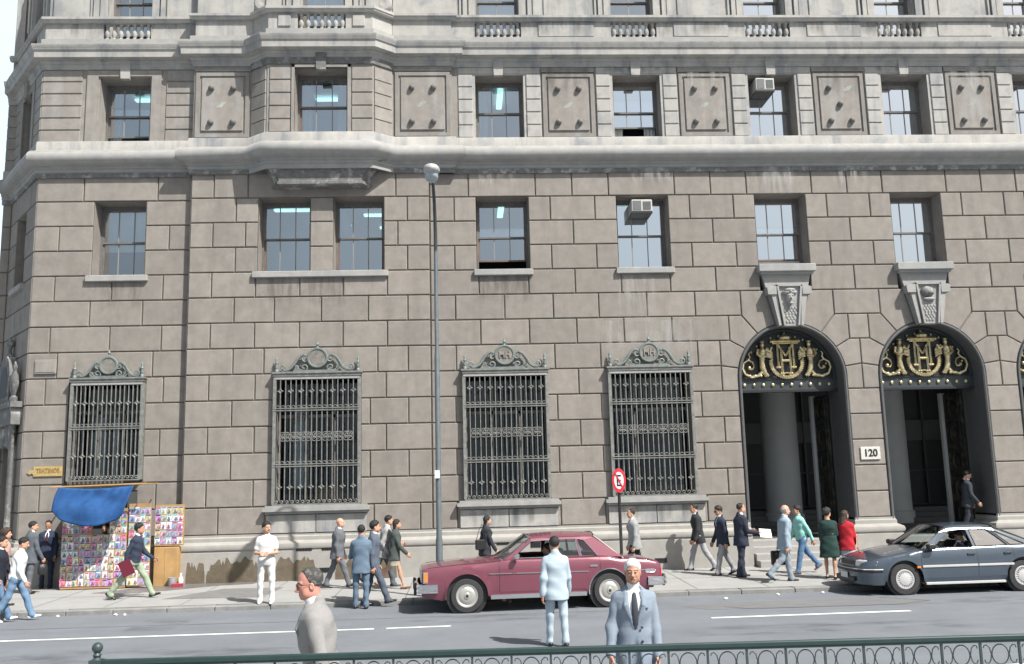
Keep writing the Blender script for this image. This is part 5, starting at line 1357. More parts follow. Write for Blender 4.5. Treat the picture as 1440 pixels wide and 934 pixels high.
    # ---------- shoes
    if not seated:
        for nme,v in J.items():
            f=Field(v[2]-.22,v[2]+.26,.011); b=v[2]-v[4]*.055*s
            f.cap(b-v[3]*.045*s,b+v[3]*.06*s,.040*s,.043*s,.015,sq=(1,.85,.9)); f.cap(b+v[3]*.06*s-v[4]*.006,b+v[3]*.155*s-v[4]*.010*s,.043*s,.031*s,.02,sq=(1,.95,.75)); f.cap(b-v[3]*.02*s,v[2]-v[4]*.0*s-v[3]*.012,.040*s,.043*s,.02)
            sl_=f.D; 
            xg,yg,zg=np.meshgrid(*[f.lo[i]+f.h*np.arange(f.n[i]) for i in range(3)],indexing='ij',sparse=True)
            so_=(xg-v[2][0])*v[4][0]+(yg-v[2][1])*v[4][1]+(zg-v[2][2])*v[4][2]
            f.D=np.maximum(f.D,-(so_+.088*s)).astype(np.float32)
            if female and shoes!='shoewh': f.D=np.maximum(f.D,so_+.035*s).astype(np.float32)
            P,F=f.mesh()
            if len(F): np_obj('shoe',P,F,M[shoes],root)
    # ---------- upper garments
    def sleeves(f,ru,re_,rw,length=1.,k=.045):
        for sd,v in arm.items():
            if length>=.6:
                f.ell(v[0]-uz*.012,(.066*s,)*3,.04); f.cap(v[0]-uz*.005,v[1],ru*s,re_*s,.010); f.cap(v[1],v[1]+(v[2]-v[1])*length*1.02,re_*s,rw*s,.02)
            else: f.cap(v[0]-uz*.005,v[0]+(v[1]-v[0])*length*1.6,ru*s,ru*1.02*s,k)
    tc_=cloth('cloth_top',top) if top else None
    if topkind=='jacket':
        # shirt first, then the jacket cut open in a V over it
        f=newf(res,O-V3(.3,.3,.1),O+V3(.35,.3,.62*s)); f.stack(O,ux,uy,uz,arr([.0,.10,.17,.30,.40,.46,.505])*s,arr([.158,.153,.146,.166,.174,.15,.066])*s*g,arr([.114,.112,.108,.121,.114,.088,.062])*s*g,.02)
        f.cap(nb-uz*.01*s,nb+uz*.050*s+ux*.008,.058*s,.061*s,.02); P,F=f.mesh(); np_obj('shirt',P,F,cloth('cloth_shirt',shirt,.03),root)
        if tie:
            mb=MB(); pts=[]
            for zt,wd,o in ((.475,.014,.072),(.455,.022,.092),(.40,.026,.125),(.30,.034,.137),(.18,.04,.125),(.14,.012,.122)):
                c=O+uz*zt*s+ux*o*s*g; pts.append([tuple(c-uy*wd),tuple(c+ux*.012-uy*wd*.6),tuple(c+ux*.012+uy*wd*.6),tuple(c+uy*wd)])
            mb.loft(pts,0,False,closed=False); mb.build('tie',[cloth('cloth_tie',tie)],root,smooth=180)
        f=newf(res)
        f.stack(O,ux,uy,uz,arr([-.205,-.15,-.05,.05,.15,.30,.38,.43,.47,.50,.525])*s,arr([.200,.198,.188,.176,.170,.186,.192,.184,.150,.105,.076])*s*g,arr([.158,.150,.140,.131,.126,.140,.134,.118,.096,.082,.074])*s*g,.02)
        sleeves(f,.066,.056,.045,.98)
        c0=O+uz*.12*s+ux*.30*s*g
        if open_:
            # V opening
            n_=14
            for q in range(n_+1):
                t=q/n_; w_=(.006+.062*t)*open_*2*s; c=O+uz*(.13+.40*t)*s+ux*(.16-.04*t)*s*g; f.cap(c,c+ux*.10,w_,w_,.006,cut=True)
            f.cap(O-uz*.25*s+ux*.15*s*g,O-uz*.02*s+ux*.15*s*g,.035*open_*s,.008*s,.02,cut=True)
            if p.get('flare'): f.cap(O-uz*.26*s+ux*.17*s-uy*.03,O+uz*.12*s+ux*.17*s,.085*s,.03*s,.01,cut=True)
            for sd in (-1,1):     # lapels
                f.cap(O+uz*.47*s+uy*sd*.075*s+ux*.078*s*g,O+uz*.36*s+uy*sd*.085*s+ux*.135*s*g,.016,.020,.008,sq=(.6,1.5,1)); f.cap(O+uz*.36*s+uy*sd*.085*s+ux*.135*s*g,O+uz*.15*s+uy*sd*.012*s+ux*.128*s*g,.020,.010,.008,sq=(.6,1.5,1))
        f.cap(nb+uz*.02*s-ux*.026*s,nb+uz*.035*s-ux*.026*s,.062*s,.060*s,.02)
        f.cap(nb+uz*.035*s+ux*.012,nb+uz*.12*s+ux*.02,.054*s,.062*s,.008,cut=True)
        f.wrinkle(.006,26.,X+1)
        P,F=f.mesh(); np_obj('jacket',P,F,tc_,root)
    elif topkind in ('sweater','shirt','tshirt','blouse'):
        f=newf(res); loose=1.06 if topkind!='shirt' else 1.0; lowz=-.06 if topkind in('sweater',) else .08 if topkind in ('shirt','tshirt') else -.05
        f.stack(O,ux,uy,uz,arr([lowz,.12,.18,.30,.39,.44,.475,.51])*s,arr([.170,.168,.165,.180,.186,.170,.120,.070])*s*g*loose,arr([.126,.126,.124,.134,.126,.106,.085,.066])*s*g*loose,.02)
        sleeves(f,.062,.052,.040,.97 if topkind!='tshirt' else .40)
        f.cap(nb,nb+uz*.03*s,.062*s,.060*s,.015); f.cap(nb+uz*.03*s,nb+uz*.09*s,.05*s,.055*s,.008,cut=True)
        f.wrinkle(.005,32.,X+1); P,F=f.mesh(); np_obj({'tshirt':'shirt'}.get(topkind,topkind),P,F,tc_,root)
        if topkind=='sweater':
            f=Field(nb-.12,nb+.12,.008); f.cap(nb+uz*.015*s,nb+uz*.045*s,.060*s,.064*s,.01); f.cap(nb+uz*.05*s,nb+uz*.12*s,.052*s,.06*s,.006,cut=True); P,F=f.mesh(); np_obj('collar',P,F,cloth('cloth_shirt',shirt,.03),root)
    elif topkind=='dress':
        f=newf(res); f.stack(O,ux,uy,uz,arr([-.40,-.25,-.05,.08,.15,.30,.40,.455,.50])*s,arr([.215,.205,.19,.165,.148,.172,.180,.165,.07])*s*g,arr([.17,.16,.145,.125,.112,.135,.125,.10,.066])*s*g,.02)
        sleeves(f,.066,.054,.044,.9); f.wrinkle(.006,26.,X); P,F=f.mesh(); np_obj('dress',P,F,tc_,root)
        f=newf(.011,O+V3(-.25,-.25,.10),O+V3(.25,.25,.20)); f.stack(O,ux,uy,uz,arr([.125,.13,.165,.17])*s,arr([.150,.158,.158,.150])*s*g,arr([.116,.122,.122,.116])*s*g,.004); P,F=f.mesh(); np_obj('belt',P,F,M['shoe'],root)
    if glasses:
        mb=MB(); T=lambda v: tuple(Rh@(arr(v)*hs_*.94)+hc)
        for sd in (-1,1):
            mb.tube([T((.100,sd*.033+.024*math.cos(R(a)),-.004+.018*math.sin(R(a)))) for a in range(0,361,30)],.002,4,0,False); mb.tube([T((.098,sd*.057,.004)),T((.05,sd*.079,.004)),T((-.01,sd*.083,.0))],.002,4)
            if glasses=='dark': mb.loft([[T((.101+.001*q,sd*.033+.022*math.cos(R(a)),-.004+.017*math.sin(R(a)))) for a in range(0,360,30)] for q in (0,1)],0,True)
        mb.tube([T((.103,-.01,.003)),T((.103,.01,.003))],.002,4); mb.build('spectacles',[M['black']],root)
    return root,dict(arm=arm,O=O,hc=hc,J=J,s=s)
def wpt(root,v):  # local point of a person -> world
    a=root.rotation_euler.z; c,s_=math.cos(a),math.sin(a)
    return Vector((root.location.x+c*v[0]-s_*v[1],root.location.y+s_*v[0]+c*v[1],root.location.z+v[2]))

W1=dict(lt=24,lk=6,rt=-16,rk=14,la=-16,le=14,ra=18,re=16,lean=4)       # walking, left foot forward
W2_=dict(lt=-16,lk=16,rt=24,rk=6,la=18,le=16,ra=-16,re=14,lean=4)      # walking, right foot forward
FOLD=dict(la=18,le=88,lin=62,ra=14,re=82,rin=60,lab=14,rab=14)
def mix(a,**k): d=dict(a); d.update(k); return d

person(-9.62,-4.75,ZR,0,1.70,'man in a navy jacket and jeans half out of view before the white shirted man',mix(W2_,ra=-12,re=52,rab=18),top=(.012,.016,.03),legs=(.10,.17,.27),shoes='shoewh',open_=0)
person(-9.20,-4.86,ZR,12,1.67,'young man in a white shirt and pale blue jeans stepping off the kerb',mix(W1,lean=8),top=(.74,.75,.75),legs=(.13,.22,.34),shoes='shoewh',topkind='sweater',haircol='black',hp=12,shirt=(.74,.75,.75))
person(-10.25,-3.3,zs(-3.3),15,1.66,'woman with curly brown hair and a flowery blouse at the corner',mix(W1,lt=10,rt=-6),top=(.50,.32,.27),legs=(.10,.08,.08),topkind='blouse',female=True,hair='curly',haircol='brown',legkind='skirt')
a,ia=person(-10.58,-1.25,zs(-1.25),52,1.70,'man in a grey suit seen from behind holding a dark bag at the corner',dict(lt=5,rt=-4,la=2,le=8,ra=10,re=22,rab=10),top=(.085,.097,.115),legs=(.10,.11,.125),hy=-35,open_=0,girth=1.05)
ba=wpt(a,ia['arm'][-1][2]+V3(.03,0,-.10)); bo=empty('shopping_bag',ba+Vector((0,0,-.30)),R(40),'limp black bag hanging from the hand of the grey suited man','bag')
mb=MB(); mb.loft([[(w*math.cos(q),d*math.sin(q),z) for q in np.linspace(0,6.283,13)[:-1]] for z,w,d in ((0,.07,.03),(.03,.11,.05),(.15,.12,.055),(.24,.09,.04),(.26,.05,.02))],0,True); mb.build('sack',[mat('bag_black',(.02,.02,.022),.4,.2,9.,bump=.6,bscale=20.)],bo,smooth=60); mb=MB(); mb.tube([(-.05,0,.25),(-.04,0,.32),(0,0,.345),(.04,0,.32),(.05,0,.25)],.008,5); mb.build('strap',[M['black']],bo)
person(-10.62,-.22,zs(-.22),-78,1.66,'man in a navy suit and tie looking down, standing against the corner wall',dict(lt=2,rt=-2,la=6,le=18,ra=6,re=18),top=(.020,.030,.062),legs=(.018,.026,.055),tie=(.05,.02,.03),skin=1,hp=28,hair='receding',girth=1.08)
person(-9.12,-.47,zs(-.47),-85,1.57,'newsstand seller with black hair behind the magazines under the tarp',dict(),top=(.03,.03,.035),legs=(.03,.03,.03),skin=1,topkind='sweater',haircol='black',shirt=(.1,.1,.1))
a,ia=person(-7.62,-2.66,zs(-2.66),2,1.73,'young man in a dark sweater and pale green trousers striding past the newsstand',dict(lt=30,lk=6,rt=-27,rk=12,la=28,le=32,ra=-22,re=22,lean=7),top=(.024,.034,.062),legs=(.28,.345,.25),topkind='sweater',shirt=(.74,.74,.72),skin=1,hair='full',haircol='black')
h=wpt(a,ia['arm'][-1][2]+ia['arm'][-1][3]*.09); bk=empty('maroon_book',h+Vector((.13,-.045,-.13)),R(4),'large maroon bound book in the hand of the man in green trousers','book'); bk.rotation_euler=(R(4),R(-24),R(4))
mb=MB(); mb.box(-.13,.13,-.018,-.013,-.02,.33); mb.box(-.13,.13,.013,.018,-.02,.33); mb.box(-.135,-.125,-.018,.018,-.02,.33); mb.build('cover',[mat('book_maroon',(.13,.012,.030),.5)],bk); mb=MB(); mb.box(-.124,.12,-.012,.012,-.01,.32); mb.build('page_block',[M['white']],bk)
person(-4.35,-4.02,zs(-4.02),-88,1.70,'man dressed all in white standing on the kerb with hands clasped',mix(FOLD,la=10,le=78,lin=48,ra=10,re=78,rin=48,lt=3,rt=-2,lsp=5,rsp=5),top=(.66,.66,.66),legs=(.62,.62,.61),topkind='tshirt',shoes='shoewh',hy=42,belt=True,skin=0,hair='full')
person(-3.12,-1.95,zs(-1.95),4,1.63,'bald stout man in a grey suit walking along the building',mix(W1,lt=-16,lk=8,rt=22,rk=4,la=10,le=14,ra=-4,re=16),top=(.115,.125,.14),legs=(.12,.13,.145),hair='none',haircol='white',skin=2,girth=1.16,tie=(.05,.05,.06))
person(-2.27,-4.55,ZR,88,1.70,'man in a blue suit standing with his back turned at the kerb',mix(FOLD,la=14,le=95,lin=50,ra=14,re=95,rin=50,lsp=3,rsp=3),top=(.105,.155,.215),legs=(.10,.15,.205),open_=0,haircol='black')
person(-2.05,-4.32,ZR+.02,6,1.75,'man in a dark blue suit stepping down behind the standing blue suited man',dict(lt=-8,lk=6,rt=22,rk=2,la=6,le=12,ra=-4,re=10,lean=3),top=(.085,.105,.14),legs=(.075,.095,.13),haircol='black',hair='full',open_=.3)
person(-2.02,-2.05,zs(-2.05),8,1.70,'man in a pale grey jacket and dark trousers hurrying with one leg kicked back',dict(lt=20,lk=8,rt=-24,rk=42,la=24,le=70,lin=10,ra=-14,re=58,lean=10),top=(.30,.30,.30),legs=(.085,.10,.12),haircol='black')
person(-1.74,-2.36,zs(-2.36),4,1.60,'woman in a dark green blazer and short beige skirt walking with bare legs',dict(lt=-22,lk=14,rt=16,rk=2,la=-12,le=10,ra=22,re=26,lean=4),top=(.055,.068,.065),legs=(.34,.31,.25),female=True,hair='bob',haircol='dark',legkind='skirt',skin=0,shoes='shoebr',open_=.3,shirt=(.1,.1,.1))
a,ia=person(.40,-1.9,zs(-1.9),12,1.58,'woman with wavy black hair in a dark jacket walking behind the red car',mix(W1,lt=12,rt=-10),top=(.022,.026,.034),legs=(.03,.03,.035),female=True,hair='bob',haircol='black',legkind='skirt',open_=.3,shirt=(.12,.1,.1))
b=empty('shoulder_bag',wpt(a,V3(-.16,-.16,.80)),R(12),'dark shoulder bag at the hip of the woman behind the red car','bag'); mb=MB(); mb.bbox(-.12,.12,-.05,.05,0,.24,.02); mb.build('pouch',[M['black']],b); mb=MB(); mb.tube([(-.1,0,.22),(-.02,.04,.45),(.06,.06,.60),(.1,0,.22)],.008,5); mb.build('strap',[M['black']],b)
person(1.36,-9.72,ZR,97,1.66,'slim man in a very pale blue suit walking away across the road',dict(lt=6,lk=2,rt=-5,rk=6,la=-10,le=14,ra=10,re=14,lab=12,rab=12,lean=2),top=(.36,.44,.50),legs=(.36,.44,.50),open_=0,haircol='black',res=.012,skin=1)
person(4.05,-1.72,zs(-1.72),183,1.66,'man in a light grey jacket and black trousers walking past the no parking sign',mix(W1,la=2,ra=4),top=(.27,.28,.29),legs=(.02,.02,.024),hair='receding',haircol='dark',skin=2,girth=1.05,open_=.4)
person(5.88,-.72,zs(-.72),176,1.70,'man in a black leather jacket and light trousers walking close to the wall',mix(W2_,lt=-18,rt=18,la=8,ra=8,lean=6),top=(.022,.024,.028),legs=(.33,.335,.36),hair='receding',haircol='black',skin=0,hp=8,open_=.25,shirt=(.7,.7,.7))
person(6.22,-1.72,zs(-1.72),184,1.66,'young man in a navy blazer, grey trousers and sunglasses walking near the entrance',mix(W1,lt=16,rt=-14,la=-8,ra=12),top=(.018,.024,.045),legs=(.26,.265,.28),hair='full',haircol='black',skin=1,hp=12,glasses='dark',shirt=(.55,.66,.68),hy=10)
a,ia=person(6.56,-2.15,zs(-2.15),8,1.73,'man in a dark navy suit standing by the entrance with white papers in hand',dict(lt=4,lk=2,rt=-8,rk=4,la=14,le=74,ra=14,re=70,lin=6,rin=0,lean=2),top=(.018,.024,.044),legs=(.02,.026,.046),hair='receding',haircol='dark',skin=0,girth=1.08)
h=wpt(a,ia['arm'][-1][2]+ia['arm'][-1][3]*.11); b=empty('white_folder',h,R(8),'white folder of papers in the navy suited man\'s hand','folder'); b.rotation_euler=(R(62),R(6),R(8))
mb=MB(); mb.box(-.06,.24,-.11,.11,-.008,-.004); mb.box(-.06,.24,-.11,.11,.004,.008); mb.build('cover',[M['white']],b); mb=MB(); mb.box(-.055,.235,-.105,.105,-.004,.004); mb.build('sheets',[M['white']],b)
a,ia=person(7.25,-3.22,zs(-3.22),4,1.73,'greying man in a light blue grey suit striding with a black briefcase',dict(lt=12,lk=4,rt=-18,rk=26,la=14,le=12,ra=-8,re=12,lean=5),top=(.27,.34,.41),legs=(.22,.27,.32),hair='rim',haircol='grey',skin=2,open_=.4,res=.013,shirt=(.72,.7,.7))
h=wpt(a,ia['arm'][1][2]+ia['arm'][1][3]*.09); b=empty('briefcase',h+Vector((-.28,.03,-.40)),R(4),'black leather briefcase carried by the striding man in light blue grey','briefcase')
mb=MB(); mb.bbox(-.22,.22,-.055,.055,0,.33,.02); mb.build('case',[mat('case_leather',(.016,.016,.018),.35)],b); mb=MB(); mb.tube([(-.07,0,.33),(-.06,0,.375),(.06,0,.375),(.07,0,.33)],.012,6); mb.build('handle',[M['black']],b); mb=MB(); mb.box(-.14,-.10,-.062,-.055,.25,.28); mb.box(.10,.14,-.062,-.055,.25,.28); mb.build('clasp',[M['steelpole']],b)
b.location=h+Vector((-.22,.02,-.385))
person(8.14,-1.86,zs(-1.86),186,1.64,'man in a turquoise sweater and blue jeans stepping past the entrance stairs',dict(lt=14,lk=2,rt=-26,rk=16,la=-24,le=8,ra=16,re=20,lean=5),top=(.27,.58,.53),legs=(.085,.17,.30),topkind='sweater',skin=1,shoes='shoebr',shirt=(.27,.58,.53),hair='full')
person(8.40,-2.95,zs(-2.95),62,1.60,'woman with curly dark hair in a dark green belted dress',dict(lt=8,lk=2,rt=-8,rk=6,la=10,le=40,ra=10,re=40),top=(.013,.042,.036),topkind='dress',legkind='none',female=True,hair='curly',haircol='dark',hy=-40,girth=1.12)
a,ia=person(8.78,-3.05,zs(-3.05),55,1.55,'woman with long brown hair in a bright red jacket near the blue car',dict(lt=6,rt=-6,la=10,le=30,ra=10,re=45,rin=10),top=(.43,.014,.026),legs=(.45,.47,.50),female=True,hair='long',haircol='brown',legkind='skirt',open_=0,hy=-30)
h=wpt(a,ia['arm'][-1][2]); b=empty('brown_folder',h+Vector((.03,-.07,-.06)),R(70),'thin brown folder under the arm of the woman in red','folder'); b.rotation_euler=(R(0),R(20),R(60))
mb=MB(); mb.box(-.13,.13,-.012,-.008,-.10,.22); mb.box(-.13,.13,.008,.012,-.10,.22); mb.build('cover',[mat('folder_tan',(.36,.25,.17),.7)],b); mb=MB(); mb.box(-.125,.125,-.008,.008,-.095,.215); mb.build('sheets',[M['white']],b)
person(13.72,.55,.62,-20,1.70,'man in a dark suit looking down in the second archway',mix(W1,lt=8,rt=-6,la=8,ra=14,re=24),top=(.03,.038,.05),legs=(.03,.036,.048),hair='full',haircol='black',hp=22,open_=.5)
# two men crossing close to the fence
person(-1.17,-17.0,-.03,183,1.76,'older man with glasses and thin hair in a pale grey jacket close to the fence',dict(lt=8,rt=-6,la=-7,le=16,ra=4,re=14,lean=7,lab=15,rab=13),top=(.24,.235,.232),legs=(.18,.18,.2),hair='receding',haircol='greying',skin=4,hp=8,res=.009,headres=.0045,glasses=True,girth=1.02,open_=.5,hy=14)
a,ia=person(1.66,-15.05,ZR,-96,1.74,'white haired man in a blue grey double breasted suit facing the fence',dict(lt=6,lk=2,rt=-4,rk=4,la=6,le=12,ra=8,re=14,lean=1,lab=8,rab=15,flare=1),top=(.21,.255,.315),legs=(.165,.21,.27),hair='short',haircol='white',skin=1,res=.009,headres=.0045,tie=(.045,.05,.065),girth=1.0,open_=.75,hy=-4)
mb=MB(); s_=ia['s']; O_=ia['O']
for z in (.15,.02): mb.ball((.142*s_,.062,O_[2]+z*s_),(.010,.013,.013),8,6)
mb.build('button',[M['black']],a,smooth=60)
mb=MB(); mb.bbox(.118*s_,.146*s_,.075,.135,O_[2]+.325*s_,O_[2]+.34*s_,.003); mb.build('breast_pocket',[cloth('cloth_top',(.17,.21,.27))],a)
# ================================================================ CARS
def paint(name,c,r=.28,metal=.35):
    m=mat(name,c,r,.04,2.,metal=metal,coat=.7); return m
M['chrome']=mat('chrome',(.75,.76,.78),.12,0,metal=1.)
M['tyre']=mat('tyre_rubber',(.035,.035,.037),.8,.2,20.)
M['trimblk']=mat('car_trim',(.02,.02,.022),.5)
M['seat']=mat('car_seat',(.03,.028,.03),.8)
M['hub']=mat('hubcap',(.55,.54,.50),.32,.05,metal=.6)
M['hubw']=mat('wheel_cover',(.47,.47,.47),.4,.04)
M['carglass']=glassmat('car_glass',(.62,.70,.70),.05); M['carglassb']=glassmat('car_glass_side',(.55,.62,.62),.24)
M['amber']=mat('amber_lens',(.75,.23,.02),.2,coat=.5); M['lens']=mat('lamp_lens',(.62,.66,.68),.12,coat=.8)
M['plate']=mat('plate_paint',(.62,.62,.6),.5)

def car(name,loc,rz,label,s):
    root=empty(name,loc,rz,label,'car')
    I=lambda k,x: float(np.interp(x,[p[0] for p in s[k]],[p[1] for p in s[k]]))
    xw=s['wheels']; Ra,rw=s['arch'],s['r']
    xs=set(np.round(np.linspace(s['x0'],s['x1'],46),4))
    for w in xw: xs|=set(np.round([w+Ra*math.cos(R(a)) for a in range(0,181,9)],4))
    seams=s['seams']
    for q in seams: xs|={round(q-.006,4),round(q+.006,4)}
    xs|={round(s['cab'][0],4),round(s['cab'][1],4)}
    for e,sg in ((s['x0'],1),(s['x1'],-1)): xs|={round(e+sg*d,4) for d in (.01,.03,.06,.1)}
    xs=sorted(xs)
    def sec(x):
        zt=I('zt',x); w=I('w',x); zb=I('zb',x); arch=False
        for q in xw:
            if abs(x-q)<Ra+1e-4:
                za=rw+math.sqrt(max(0,Ra*Ra-(x-q)**2)); 
                if za>zb: zb=za; arch=True
        zc=s['crease']; k0=.94 if not arch else 1.01
        z1=zb+(zt-zb)*.30; z2=max(zb+(zt-zb)*.45,min(zc,zt-.1)); 
        cr=I('crown',x)
        return [(w*k0,zb),(w*(.985 if not arch else 1.012),zb+.03 if arch else z1*.6+zb*.4),(w*1.0,z1+(z2-z1)*.5),(w*1.0,z2),(w*.992,z2+(zt-z2)*.45),(w*.972,zt-.045),(w*.945,zt-.012),(w*.90,zt),(w*.62,zt+cr*.62),(w*.3,zt+cr*.92),(0,zt+cr)]
    parts={'body':MB()}
    for d in s['doors']: parts[d+'1']=MB(); parts[d+'-1']=MB()
    SE=[sec(x) for x in xs]; nP=len(SE[0])
    for i in range(len(xs)-1):
        x0,x1=xs[i],xs[i+1]; xm=(x0+x1)/2
        seam=any(abs(xm-q)<.006 for q in seams)
        for j in range(nP-1):
            if j>=7 and s['cab'][0]<xm<s['cab'][1]: continue
            for sd in (1,-1):
                a,b,c,d=SE[i][j],SE[i+1][j],SE[i+1][j+1],SE[i][j+1]
                q=[(x0,sd*a[0],a[1]),(x1,sd*b[0],b[1]),(x1,sd*c[0],c[1]),(x0,sd*d[0],d[1])]
                tgt='body'; m=0
                if j<7 and seam and j>0: m=1
                elif j<7 and j>0:
                    for dn,(p0,p1) in s['doors'].items():
                        if p0<xm<p1: tgt=dn+str(sd)
                parts[tgt].face(q,m)
    for i in (0,len(xs)-1):
        pr=SE[i]; parts['body'].face([(xs[i],p[0],p[1]) for p in pr]+[(xs[i],-p[0],p[1]) for p in reversed(pr[:-1])],0)
    P=s['paint']
    def weld(o):
        bm=bmesh.new(); bm.from_mesh(o.data); bmesh.ops.remove_doubles(bm,verts=bm.verts[:],dist=.0008); bmesh.ops.recalc_face_normals(bm,faces=bm.faces[:]); bm.to_mesh(o.data); bm.free(); o.data.shade_smooth(); o.data.set_sharp_from_angle(angle=R(38)); return o
    bd=weld(parts['body'].build('body',[P,M['trimblk']],root))
    for d in s['doors']:
        p0,p1=s['doors'][d]; hx=p0+.13; hz=s['handle']
        for sd in (1,-1):
            o=weld(parts[d+str(sd)].build('door',[P,M['trimblk']],root))
            mb=MB(); w=I('w',hx); mb.bbox(hx-.08,hx+.08,sd*w-.012,sd*w+.014,hz-.018,hz+.018,.005); mb.build('handle',[M['chrome'] if s['chrome'] else M['trimblk']],o)
    for sd in (1,-1):
        hb2=MB(); pts=[(x,sd*I('w',x)*.885,I('zt',x)+I('crown',x)*.08+.003) for x in np.linspace(s['cab'][1]+.05,s['x1']-.12,12)]
        hb2.tube(pts,.0045,4); pts=[(x,sd*I('w',x)*.885,I('zt',x)+I('crown',x)*.08+.003) for x in np.linspace(s['cab'][0]-.12,s['x0']+.12,8)]
        hb2.tube(pts,.0045,4); hb2.build('shut_line',[M['trimblk']],bd)
    # wheel wells, floor, sills
    mb=MB()
    mb.box(s['x0']+.25,s['x1']-.25,-.62,.62,.24,.34); mb.box(s['x0']+.15,s['x1']-.2,-.6,.6,.34,.5)
    for q in xw: mb.lathe([(.01,-.74),(Ra-.01,-.74),(Ra-.005,-.35),(.01,-.35)],(q,0,rw),20,axis='y'); mb.lathe([(.01,.74),(Ra-.01,.74),(Ra-.005,.35),(.01,.35)],(q,0,rw),20,axis='y')
    mb.build('underbody',[M['trimblk']],root)
    # greenhouse
    G=s['green']; zr=G['zr']; hb=I('w',0)*.905; hr=G['hr']
    def Y(x,z): 
        zb=I('zt',x); t=(z-zb)/(zr-zb); return hb+(hr-hb)*t-.02*math.sin(math.pi*max(0,min(1,t)))*-1
    outer=G['outer']; holes=G['holes']
    for sd in (1,-1):
        mb=MB()
        loops=[[Vector((p[0],p[1],0)) for p in l] for l in [outer]+holes]; tri=tessellate_polygon(loops); flat_=[p for l in [outer]+holes for p in l]
        for t in tri:
            for o_ in (0,.035): mb.face([(flat_[k][0],sd*(Y(*flat_[k])-o_),flat_[k][1]) for k in t],0)
        for l in [outer]+holes:
            for a,b in zip(l,l[1:]+l[:1]): mb.face([(a[0],sd*Y(*a),a[1]),(b[0],sd*Y(*b),b[1]),(b[0],sd*(Y(*b)-.035),b[1]),(a[0],sd*(Y(*a)-.035),a[1])],0)
        fr=mb.build('window_frame',[G['frame']],root)
        tb=MB()
        for l in holes:
            tb.tube([(p[0],sd*(Y(*p)+.006),p[1]) for p in l+l[:1]],.009 if s['chrome'] else .007,4,0,False)
        tb.build('window_trim',[M['chrome'] if s['chrome'] else M['trimblk']],fr)
        for k,l in enumerate(holes):
            if k in G['open']: continue
            pb=MB(); pb.face([(p[0],sd*(Y(*p)-.018),p[1]) for p in l]); pb.build('side_window',[G['glass']],root,recalc=False)
    fx,rx=G['fx'],G['rx']   # roof front and rear x at top
    rows=[]
    for t in np.linspace(0,1,13):
        x=fx+(rx-fx)*t; zc=zr+G['arc']*math.sin(math.pi*t)-.03*t*G.get('fall',0)
        e=1-.05*abs(2*t-1)**4
        rows.append([(x,hr*e*y,zc+.055*(1-abs(y)**2.4)-(.02 if abs(y)>.99 else 0)) for y in (-1.015,-1,-.93,-.8,-.55,-.28,0,.28,.55,.8,.93,1,1.015)])
    mb=MB(); mb.loft(rows,0,False,closed=False); mb.loft([[(p[0],p[1]*.97,p[2]-.045) for p in r] for r in rows],1,False,closed=False)
    mb.build('roof',[P,M['trimblk']],root,smooth=50)
    def screen(nm,xb,xt,zb,bow,glass):
        g=[]
        for t in np.linspace(0,1,5):
            g.append([(xb+(xt-xb)*t+bow*(1-y*y)*(1-.5*t),(hb*.985+(hr*.985-hb*.985)*t)*y,zb+(zr+.01-zb)*t+.045*t*(1-y*y)) for y in np.linspace(-1,1,11)])
        mb=MB(); mb.loft(g,0,False,closed=False); o=mb.build(nm,[glass],root,smooth=180,recalc=False)
        tb=MB(); tb.tube([g[0][k] for k in range(11)],.014,4); tb.tube([g[4][k] for k in range(11)],.014,4); tb.tube([g[k][0] for k in range(5)],.013,4); tb.tube([g[k][10] for k in range(5)],.013,4)
        tb.build('screen_trim',[M['chrome'] if s['chrome'] else M['trimblk']],o)
        return g
    gw=screen('windscreen',G['outer'][0][0]+.02,fx,I('zt',s['cab'][1])+.01,G['bow'],M['carglass']); screen('rear_window',G['outer'][-1][0]-.02,rx,I('zt',s['cab'][0])+.01,-.10,M['carglass'])
    mb=MB()
    for sd in (-.35,.30): mb.tube([(gw[0][5][0]+.05,sd,gw[0][5][2]+.01),(gw[1][5][0]+.03,sd+.35,gw[1][5][2]-.05)],.008,4)
    mb.build('wiper',[M['trimblk']],root)
    # inside
    for sd in (1,-1):
        mb=MB(); x=G['seat']; mb.bbox(x-.25,x+.27,sd*.36-.24,sd*.36+.24,.38,.56,.04); mb.bbox(x-.42,x-.24,sd*.36-.23,sd*.36+.23,.5,1.02,.05); mb.bbox(x-.42,x-.32,sd*.36-.12,sd*.36+.12,1.03,1.17,.03); mb.build('seat',[M['seat']],root)
    mb=MB(); x=G['seat']-.95; mb.bbox(x-.25,x+.25,-.6,.6,.38,.58,.05); mb.bbox(x-.42,x-.22,-.6,.6,.5,.98,.05); mb.build('rear_seat',[M['seat']],root)
    mb=MB(); x=s['cab'][1]; mb.bbox(x-.35,x+.02,-.64,.64,.6,.93,.05); mb.build('dashboard',[M['seat']],root)
    mb=MB(); cx=x-.48; mb.tube([(cx+.07*math.sin(R(a)),.36+.18*math.cos(R(a)),.88+.17*math.sin(R(a))) for a in range(0,361,20)],.014,6,0,False); mb.tube([(cx,.2,.88),(cx+.02,.36,.87),(cx,.52,.88)],.014,5); mb.tube([(cx,.36,.87),(cx+.3,.36,.75)],.025,6); mb.build('steering_wheel',[M['trimblk']],root)
